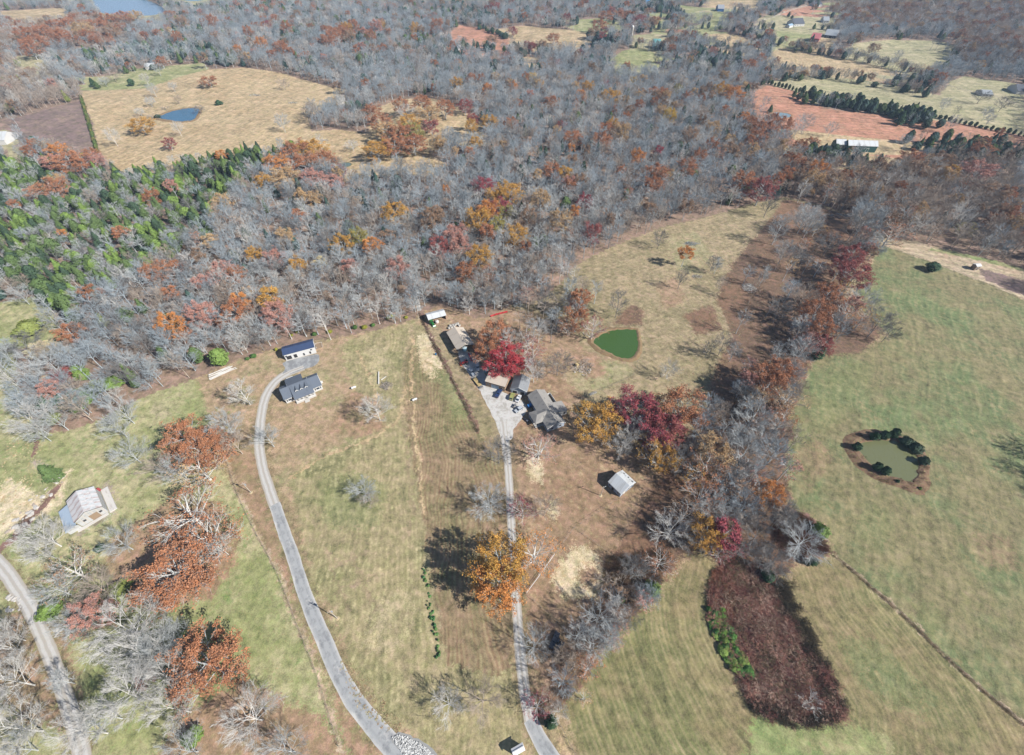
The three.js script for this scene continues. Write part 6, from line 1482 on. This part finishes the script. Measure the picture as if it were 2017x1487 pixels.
// ---------------------------------------------------------------- the woods
const WOODS = [                                    // outline in the photograph, share of cedar, share in leaf, tint of the bare ones, leaf colours
  { p: [[0, 330], [150, 335], [320, 290], [480, 275], [590, 262], [612, 290], [560, 325], [500, 350], [460, 400], [430, 450], [380, 490], [270, 540], [130, 640], [80, 590], [0, 560]], cedar: 0.68, leaf: 0.02, tint: 'grey', c: ['copper', 'pink'], cg: ['cedar', 'cedar', 'bright', 'dark'], low: 0.78 },
  { p: [[0, 60], [230, 30], [270, 60], [230, 110], [60, 110], [0, 140]], cedar: 0.05, leaf: 0.6, tint: 'brown', c: ['rust', 'copper', 'brown'], cg: ['cedar'] },
  { p: [[0, 100], [160, 180], [190, 200], [150, 230], [60, 235], [0, 300]], cedar: 0.04, leaf: 0.12, tint: 'brown', c: ['brown', 'pink', 'brown'], cg: ['olive'] },
  { p: [[160, 110], [420, 85], [470, 130], [400, 140], [330, 125], [200, 140]], cedar: 0.45, leaf: 0.05, tint: 'blue', c: ['brown'], cg: ['cedar', 'blue'] },
  { p: [[300, 0], [900, 0], [920, 60], [820, 110], [600, 150], [420, 130], [320, 60]], cedar: 0.3, leaf: 0.09, tint: 'blue', c: ['rust', 'brown', 'copper', 'pink'], cg: ['blue', 'cedar'], clump: 1 },
  { p: [[900, 0], [1250, 0], [1250, 130], [1000, 150], [880, 110]], cedar: 0.35, leaf: 0.12, tint: 'blue', c: ['rust', 'brown', 'red'], cg: ['blue'], clump: 1 },
  { p: [[1600, -60], [2200, -60], [2200, 150], [1880, 130], [1870, 60], [1680, 60], [1620, 40]], cedar: 0.04, leaf: 0.45, tint: 'brown', c: ['brown', 'rust', 'brown', 'tan'], cg: ['blue'] },
  { p: [[1250, -60], [1640, -60], [1600, 70], [1560, 140], [1300, 130], [1240, 60]], cedar: 0.4, leaf: 0.1, tint: 'blue', c: ['brown', 'rust'], cg: ['blue', 'dark'], clump: 1 },
  { p: [[1580, 172], [1800, 205], [1830, 250], [1680, 226], [1590, 205]], cedar: 0.9, leaf: 0.02, tint: 'blue', c: ['brown'], cg: ['dark', 'blue'] },
  { p: [[1600, 100], [1830, 150], [1850, 190], [1600, 160], [1500, 150]], cedar: 0.45, leaf: 0.15, tint: 'grey', c: ['brown', 'rust'], cg: ['blue', 'dark'] },
  { p: [[1560, 285], [1720, 305], [1740, 320], [1600, 330]], cedar: 0.6, leaf: 0.05, tint: 'blue', c: ['copper'], cg: ['dark'] },
  { p: [[1800, 270], [2200, 280], [2200, 345], [1800, 320]], cedar: 0.6, leaf: 0.14, tint: 'brown', c: ['brown', 'rust'], cg: ['dark', 'blue'] },
  { p: [[1500, 300], [2200, 300], [2200, 600], [1740, 480], [1540, 400]], cedar: 0.01, leaf: 0.14, tint: 'brown', c: ['brown', 'brown', 'tan', 'rust'], cg: ['dark'] },
  { p: [[1250, 150], [1560, 160], [1570, 320], [1420, 350], [1280, 300]], cedar: 0.05, leaf: 0.1, tint: 'blue', c: ['rust', 'brown', 'tan'], cg: ['dark'] },
  { p: [[930, 560], [880, 470], [1000, 400], [1200, 400], [1320, 400], [1150, 500], [1060, 580]], cedar: 0.02, leaf: 0.08, tint: 'grey', c: ['brown', 'pink', 'rust'], cg: ['cedar'] },
  { p: [[400, 560], [880, 520], [900, 620], [640, 670], [420, 730]], cedar: 0.01, leaf: 0.08, tint: 'grey', c: ['pink', 'tan', 'brown'], cg: ['bright'] },
  { p: [[880, 330], [1160, 280], [1200, 330], [980, 380]], cedar: 0.12, leaf: 0.05, tint: 'blue', c: ['brown'], cg: ['blue', 'dark'] },
];
const WDEF = { cedar: 0.09, leaf: 0.045, tint: 'blue', c: ['brown', 'rust', 'tan', 'copper'], cg: ['cedar', 'blue'], clump: 1 };
{
  const cell = new Map(), key = (x, z) => `${Math.floor(x / 12)},${Math.floor(z / 12)}`;
  for (const q of planted) { const k = key(q[0], q[1]); cell.has(k) ? cell.get(k).push(q) : cell.set(k, [q]); }
  const crowded = (x, z) => { for (let i = -1; i < 2; i++) for (let j = -1; j < 2; j++) for (const q of cell.get(key(x + i * 12, z + j * 12)) ?? []) if (Math.hypot(q[0] - x, q[1] - z) < Math.max(2.4, q[2] * 0.85)) return true; return false; };
  const MASS_BARE = [...BARE_TALL.slice(0, 5), ...BARE_FULL], MASS_W = MASS_BARE.map((_, i) => i < 5 ? 4.6 : 6.6);
  const woods = { bare: [], leaf: [], cedar: [] };
  for (let z = -70; z > -1750;) {
    const s = 6.7 + smooth(-300, -900, z) * 2.0 + smooth(-900, -1500, z) * 2.2;
    const half = Math.min(1900, (Math.hypot(z, CAM_H)) * 1.34 + 60);
    for (let x = -half; x < half; x += s) {
      const X = x + rr(-0.46, 0.46) * s, Z = z + rr(-0.46, 0.46) * s, q = seen(X, 0, Z);
      if (q.px < -150 || q.px > PW + 150 || q.py > PH + 40) continue;
      const c = classAt(X, Z);
      if (c !== 0 && !(c === 14 && q.px < 60 && rnd() < 0.1)) continue;
      if (rnd() < 0.06 || crowded(X, Z)) continue;
      const w = WOODS.find((k) => inside(k.p, q.px, q.py)) ?? WDEF, n = sample(NB, X / 420, Z / 420), f = w.clump ? smooth(0.35, 0.7, n) * 2 : 1, n2 = sample(NB, X / 230 + 0.5, Z / 230);
      const u = rnd(), cd = w.cedar * f, lf = w.leaf * (0.2 + 0.9 * smooth(0.35, 0.65, n2));
      const far = smooth(-450, -1000, Z), t = { x: X, z: Z, y: hgt(X, Z), q, d: q.d, yaw: rr(0, 6.28) };
      if (u < cd) { Object.assign(t, { k: Math.floor(rnd() * CEDAR.length), R: rr(2.6, 4.4) * (1 + far * 0.3), H: rr(8, 14), shade: pick(w.cg) }); woods.cedar.push(t); }
      else if (u < cd + lf) { Object.assign(t, { k: Math.floor(rnd() * LEAF_TALL.length), R: rr(3, 5.2) * (1 + far * 0.3), H: rr(12, 18), shade: pick(w.c), thin: rnd() < 0.35 }); woods.leaf.push(t); }
      else { Object.assign(t, { k: Math.floor(rnd() * MASS_BARE.length), R: rr(3, 5.6) * (1 + far * 0.25), H: rr(11, 18.5) * (rnd() < 0.2 ? 0.65 : 1) * (w.low ?? 1), shade: rnd() < 0.5 ? w.tint : pick(['grey', 'pale', 'dark', 'blue', 'brown']) }); woods.bare.push(t); }
    }
    z -= s;
  }
  // belts and groups of trees that stand between the far fields: course, half width in metres, how many, share of cedar, share in leaf
  for (const [px, w, n, cd, lf, H] of [
    [[[1590, 198], [1640, 204], [1720, 218], [1790, 234], [1822, 244]], 17, 120, 0.93, 0, 12], [[[1515, 160], [1600, 151], [1680, 161], [1760, 176], [1832, 192]], 12, 110, 0.2, 0.16, 12], [[[1560, 94], [1640, 112], [1720, 128], [1800, 150], [1842, 166]], 10, 110, 0.15, 0.12, 12],
    [[[1430, 60], [1500, 76], [1560, 92], [1620, 102]], 10, 70, 0.3, 0.08, 12], [[[1575, 304], [1640, 313], [1725, 326]], 12, 46, 0.85, 0.06, 10], [[[1830, 300], [1900, 296], [2030, 300]], 22, 90, 0.8, 0.1, 12], [[[1880, 122], [1940, 130], [2030, 140]], 26, 60, 0, 0.12, 17], [[[1860, 105], [1950, 112], [2030, 118]], 22, 70, 0, 0.25, 17],
    [[[1320, 84], [1400, 90], [1480, 100], [1520, 104]], 14, 70, 0.25, 0.1, 12], [[[1250, 94], [1330, 104], [1400, 112]], 10, 40, 0.2, 0.1, 12], [[[1380, 42], [1460, 48], [1520, 62]], 12, 46, 0.3, 0.1, 12], [[[1260, 58], [1330, 56], [1390, 58]], 12, 36, 0.3, 0.15, 13], [[[1480, 34], [1530, 33], [1560, 36]], 8, 20, 0.4, 0.1, 9], [[[900, 92], [940, 98], [1000, 104], [1060, 108]], 14, 50, 0.45, 0.1, 12], [[[1600, 58], [1640, 60], [1660, 66]], 7, 14, 0.3, 0.1, 10], [[[945, 57], [975, 68], [1010, 80]], 6, 22, 0.7, 0, 9],
    [[[200, 148], [250, 142], [330, 130]], 12, 16, 0.3, 0.1, 10], [[[1640, 412], [1700, 428], [1740, 455]], 14, 26, 0, 0.3, 19],
  ]) { const c = course(px, 2); for (let k = 0; k < n; k++) { const p = pick(c), a = p.x + rr(-w, w), b = p.z + rr(-w, w) * 1.1, u = rnd(), q = seen(a, 0, b), t = { x: a, z: b, y: hgt(a, b), q, d: q.d, yaw: rr(0, 6.28) };
    if (u < cd) woods.cedar.push(Object.assign(t, { k: rnd() < 0.6 ? 4 + Math.floor(rnd() * 2) : Math.floor(rnd() * 4), R: rr(2.2, 4.4), H: H * rr(0.5, 1.05), shade: pick(['dark', 'blue', 'dark', 'cedar']) }));
    else if (u < cd + lf) woods.leaf.push(Object.assign(t, { k: Math.floor(rnd() * LEAF_TALL.length), R: rr(3, 5), H: H * rr(0.8, 1.2), shade: pick(['brown', 'rust', 'tan']), thin: rnd() < 0.4 }));
    else woods.bare.push(Object.assign(t, { k: Math.floor(rnd() * MASS_BARE.length), R: rr(3, 5), H: H * rr(0.8, 1.25), shade: pick(['grey', 'dark', 'blue', 'brown']) })); } }
  // trees filling the grove right of the clearing, the strip beside the drive and the edge above the farmyard
  for (const [px, n, lf, H] of [
    [[[1640, 600], [1690, 620], [1640, 690], [1600, 705], [1562, 790], [1546, 900], [1556, 1000], [1600, 1030], [1560, 1100], [1500, 1108], [1400, 1090], [1345, 1075], [1330, 900], [1400, 820], [1480, 740], [1560, 660]], 150, 0.26, 15], [[[1690, 430], [1740, 460], [1730, 500], [1680, 540], [1650, 520]], 26, 0.3, 17], [[[1180, 1185], [1285, 1180], [1220, 1240], [1130, 1360], [1095, 1400], [1080, 1330]], 26, 0.2, 11], [[[1000, 606], [1060, 594], [1130, 560], [1160, 600], [1140, 650], [1060, 690], [1010, 640]], 24, 0.15, 15], [[[1420, 600], [1540, 480], [1640, 470], [1600, 600], [1500, 720], [1440, 760]], 22, 0.1, 16], [[[880, 600], [1000, 590], [1000, 603], [930, 630]], 14, 0, 16],
  ]) for (const p of fillArea(px, n)) { if (crowded(p.x, p.z)) continue; const q = seen(p.x, 0, p.z), t = { x: p.x, z: p.z, y: 0, q, d: q.d, yaw: rr(0, 6.28) };
    if (rnd() < lf) woods.leaf.push(Object.assign(t, { k: Math.floor(rnd() * LEAF_TALL.length), R: rr(2.8, 4.6), H: H * rr(0.75, 1.1), shade: pick(['brown', 'rust', 'tan', 'brown', 'pink']), thin: rnd() < 0.7 }));
    else woods.bare.push(Object.assign(t, { k: Math.floor(rnd() * MASS_BARE.length), R: rr(3, 5.2), H: H * rr(0.7, 1.15), shade: pick(['grey', 'dark', 'brown', 'blue', 'brown']) })); }
  const place = (q) => q.px < 420 && q.py > 560 ? 'in the woods left of the navy-roofed barn' : q.px < 560 && q.py > 330 ? 'in the cedar-mixed woods at left' : q.py > 560 && q.px < 900 ? 'in the woods behind the navy-roofed barn' : q.px > 1500 ? 'in the dark woods above the meadow' : q.px > 900 ? 'at the front of the central woods' : 'in the woods behind the tractor sheds';
  const counts = { bare: 0, leaf: 0, cedar: 0 };
  scene.children.forEach((o) => { for (const [k, n] of [['bare', 'bare_tree'], ['leaf', 'autumn_tree'], ['cedar', 'cedar_tree']]) if (o.name.replace(/_\d+$/, '') === n) counts[k]++; });
  const words = { bare: (t) => `${SHADE_WORD[t.shade]} tree with thin upright limbs ${place(t.q)}`, leaf: (t) => `${SHADE_WORD[t.shade]} ${t.thin ? 'half-bare ' : ''}tree standing ${place(t.q)}`, cedar: (t) => `${{ cedar: 'green', bright: 'bright green', blue: 'blue-green', dark: 'dark green', olive: 'olive-green' }[t.shade]} cedar ${place(t.q)}` };
  for (const kind of ['bare', 'leaf', 'cedar']) {
    const list = woods[kind].sort((a, b) => a.d - b.d), singles = Math.max(0, 290 - counts[kind]), inFrame = list.filter((t) => t.q.px > 0 && t.q.px < PW && t.q.py < PH).slice(0, singles), set = new Set(inFrame);
    for (const t of inFrame) {
      let best = null, bd = 1e9; for (const m of MARKS) { const d = Math.hypot(m.x - t.x, m.z - t.z); if (d < bd && d > 3) { bd = d; best = m; } }
      const dx = t.x - best.x, dz = t.z - best.z, dir = Math.abs(dx) > Math.abs(dz) ? (dx > 0 ? 'right of' : 'left of') : dz > 0 ? 'in front of' : 'behind';
      const head = kind === 'bare' ? `${SHADE_WORD[t.shade]} tree` : words[kind](t).split(kind === 'cedar' ? ' cedar' : ' tree')[0] + (kind === 'cedar' ? ' cedar' : ' tree');
      const long = `${head} ${dir} ${best.label}`, w = bd < 45 && long.split(' ').length <= 16 ? long : words[kind](t); tree(kind, t.shade, t.x, t.y, t.z, t.H, t.R, w, kind === 'cedar' ? 'cedar' : 'tree', w.replace(' tree', ' trees').replace(' cedar', ' cedars'), t.thin);
    }
    const rest = list.filter((t) => !set.has(t));
    const mass = new THREE.Group(); mass.name = { bare: 'bare_woods', leaf: 'autumn_woods', cedar: 'cedar_woods' }[kind];
    tag(mass, { bare: 'mass of leafless grey trees covering the hills to the horizon', leaf: 'scattered trees in brown and orange leaf through the far woods', cedar: 'dark cedars growing through the far woods and hedgerows' }[kind], 'woods', null, 'stuff'); scene.add(mass);
    const variants = kind === 'bare' ? MASS_BARE : kind === 'leaf' ? LEAF_TALL : CEDAR;
    variants.forEach((v, k) => {
      const w = kind === 'bare' ? MASS_W[k] : 5;
      const layers = kind === 'bare' ? [['trees', v.all, 'bark', rest.filter((t) => t.k === k)]] : kind === 'leaf'
        ? [['trunks', v.all, 'bark', rest.filter((t) => t.k === k)], ['crowns', v.crown, 'leaf', rest.filter((t) => t.k === k && !t.thin)], ['thin_crowns', v.sparse, 'leaf', rest.filter((t) => t.k === k && t.thin)]]
        : [['trunks', v.trunk, 'bark', rest.filter((t) => t.k === k)], ['crowns', v.crown, 'green', rest.filter((t) => t.k === k)]];
      for (const [name, geo, tone, ts] of layers) {
        if (!ts.length) continue;
        const m = new THREE.InstancedMesh(geo, new THREE.MeshStandardMaterial({ color: 0xffffff, roughness: 0.9, vertexColors: true, side: THREE.DoubleSide }), ts.length);
        const o = new THREE.Object3D(), c = new THREE.Color();
        ts.forEach((t, i) => {
          o.position.set(t.x, t.y, t.z); o.rotation.y = t.yaw; o.scale.set(t.R / w, t.H / 20, t.R / w); o.updateMatrix(); m.setMatrixAt(i, o.matrix);
          c.copy(tone === 'bark' ? (BARK[t.shade] && kind === 'bare' ? barkM[t.shade] : barkM.grey).color : tone === 'leaf' ? leafM[t.shade].color : greenM[t.shade].color).multiplyScalar(rr(0.8, 1.15)); m.setColorAt(i, c);
        });
        m.name = name; m.userData.kind = 'stuff'; m.castShadow = m.receiveShadow = true; mass.add(m);
      }
    });
    console.log(kind, 'hand', counts[kind], 'singles', inFrame.length, 'mass', rest.length);
  }
}
renderer.render(scene, camera);
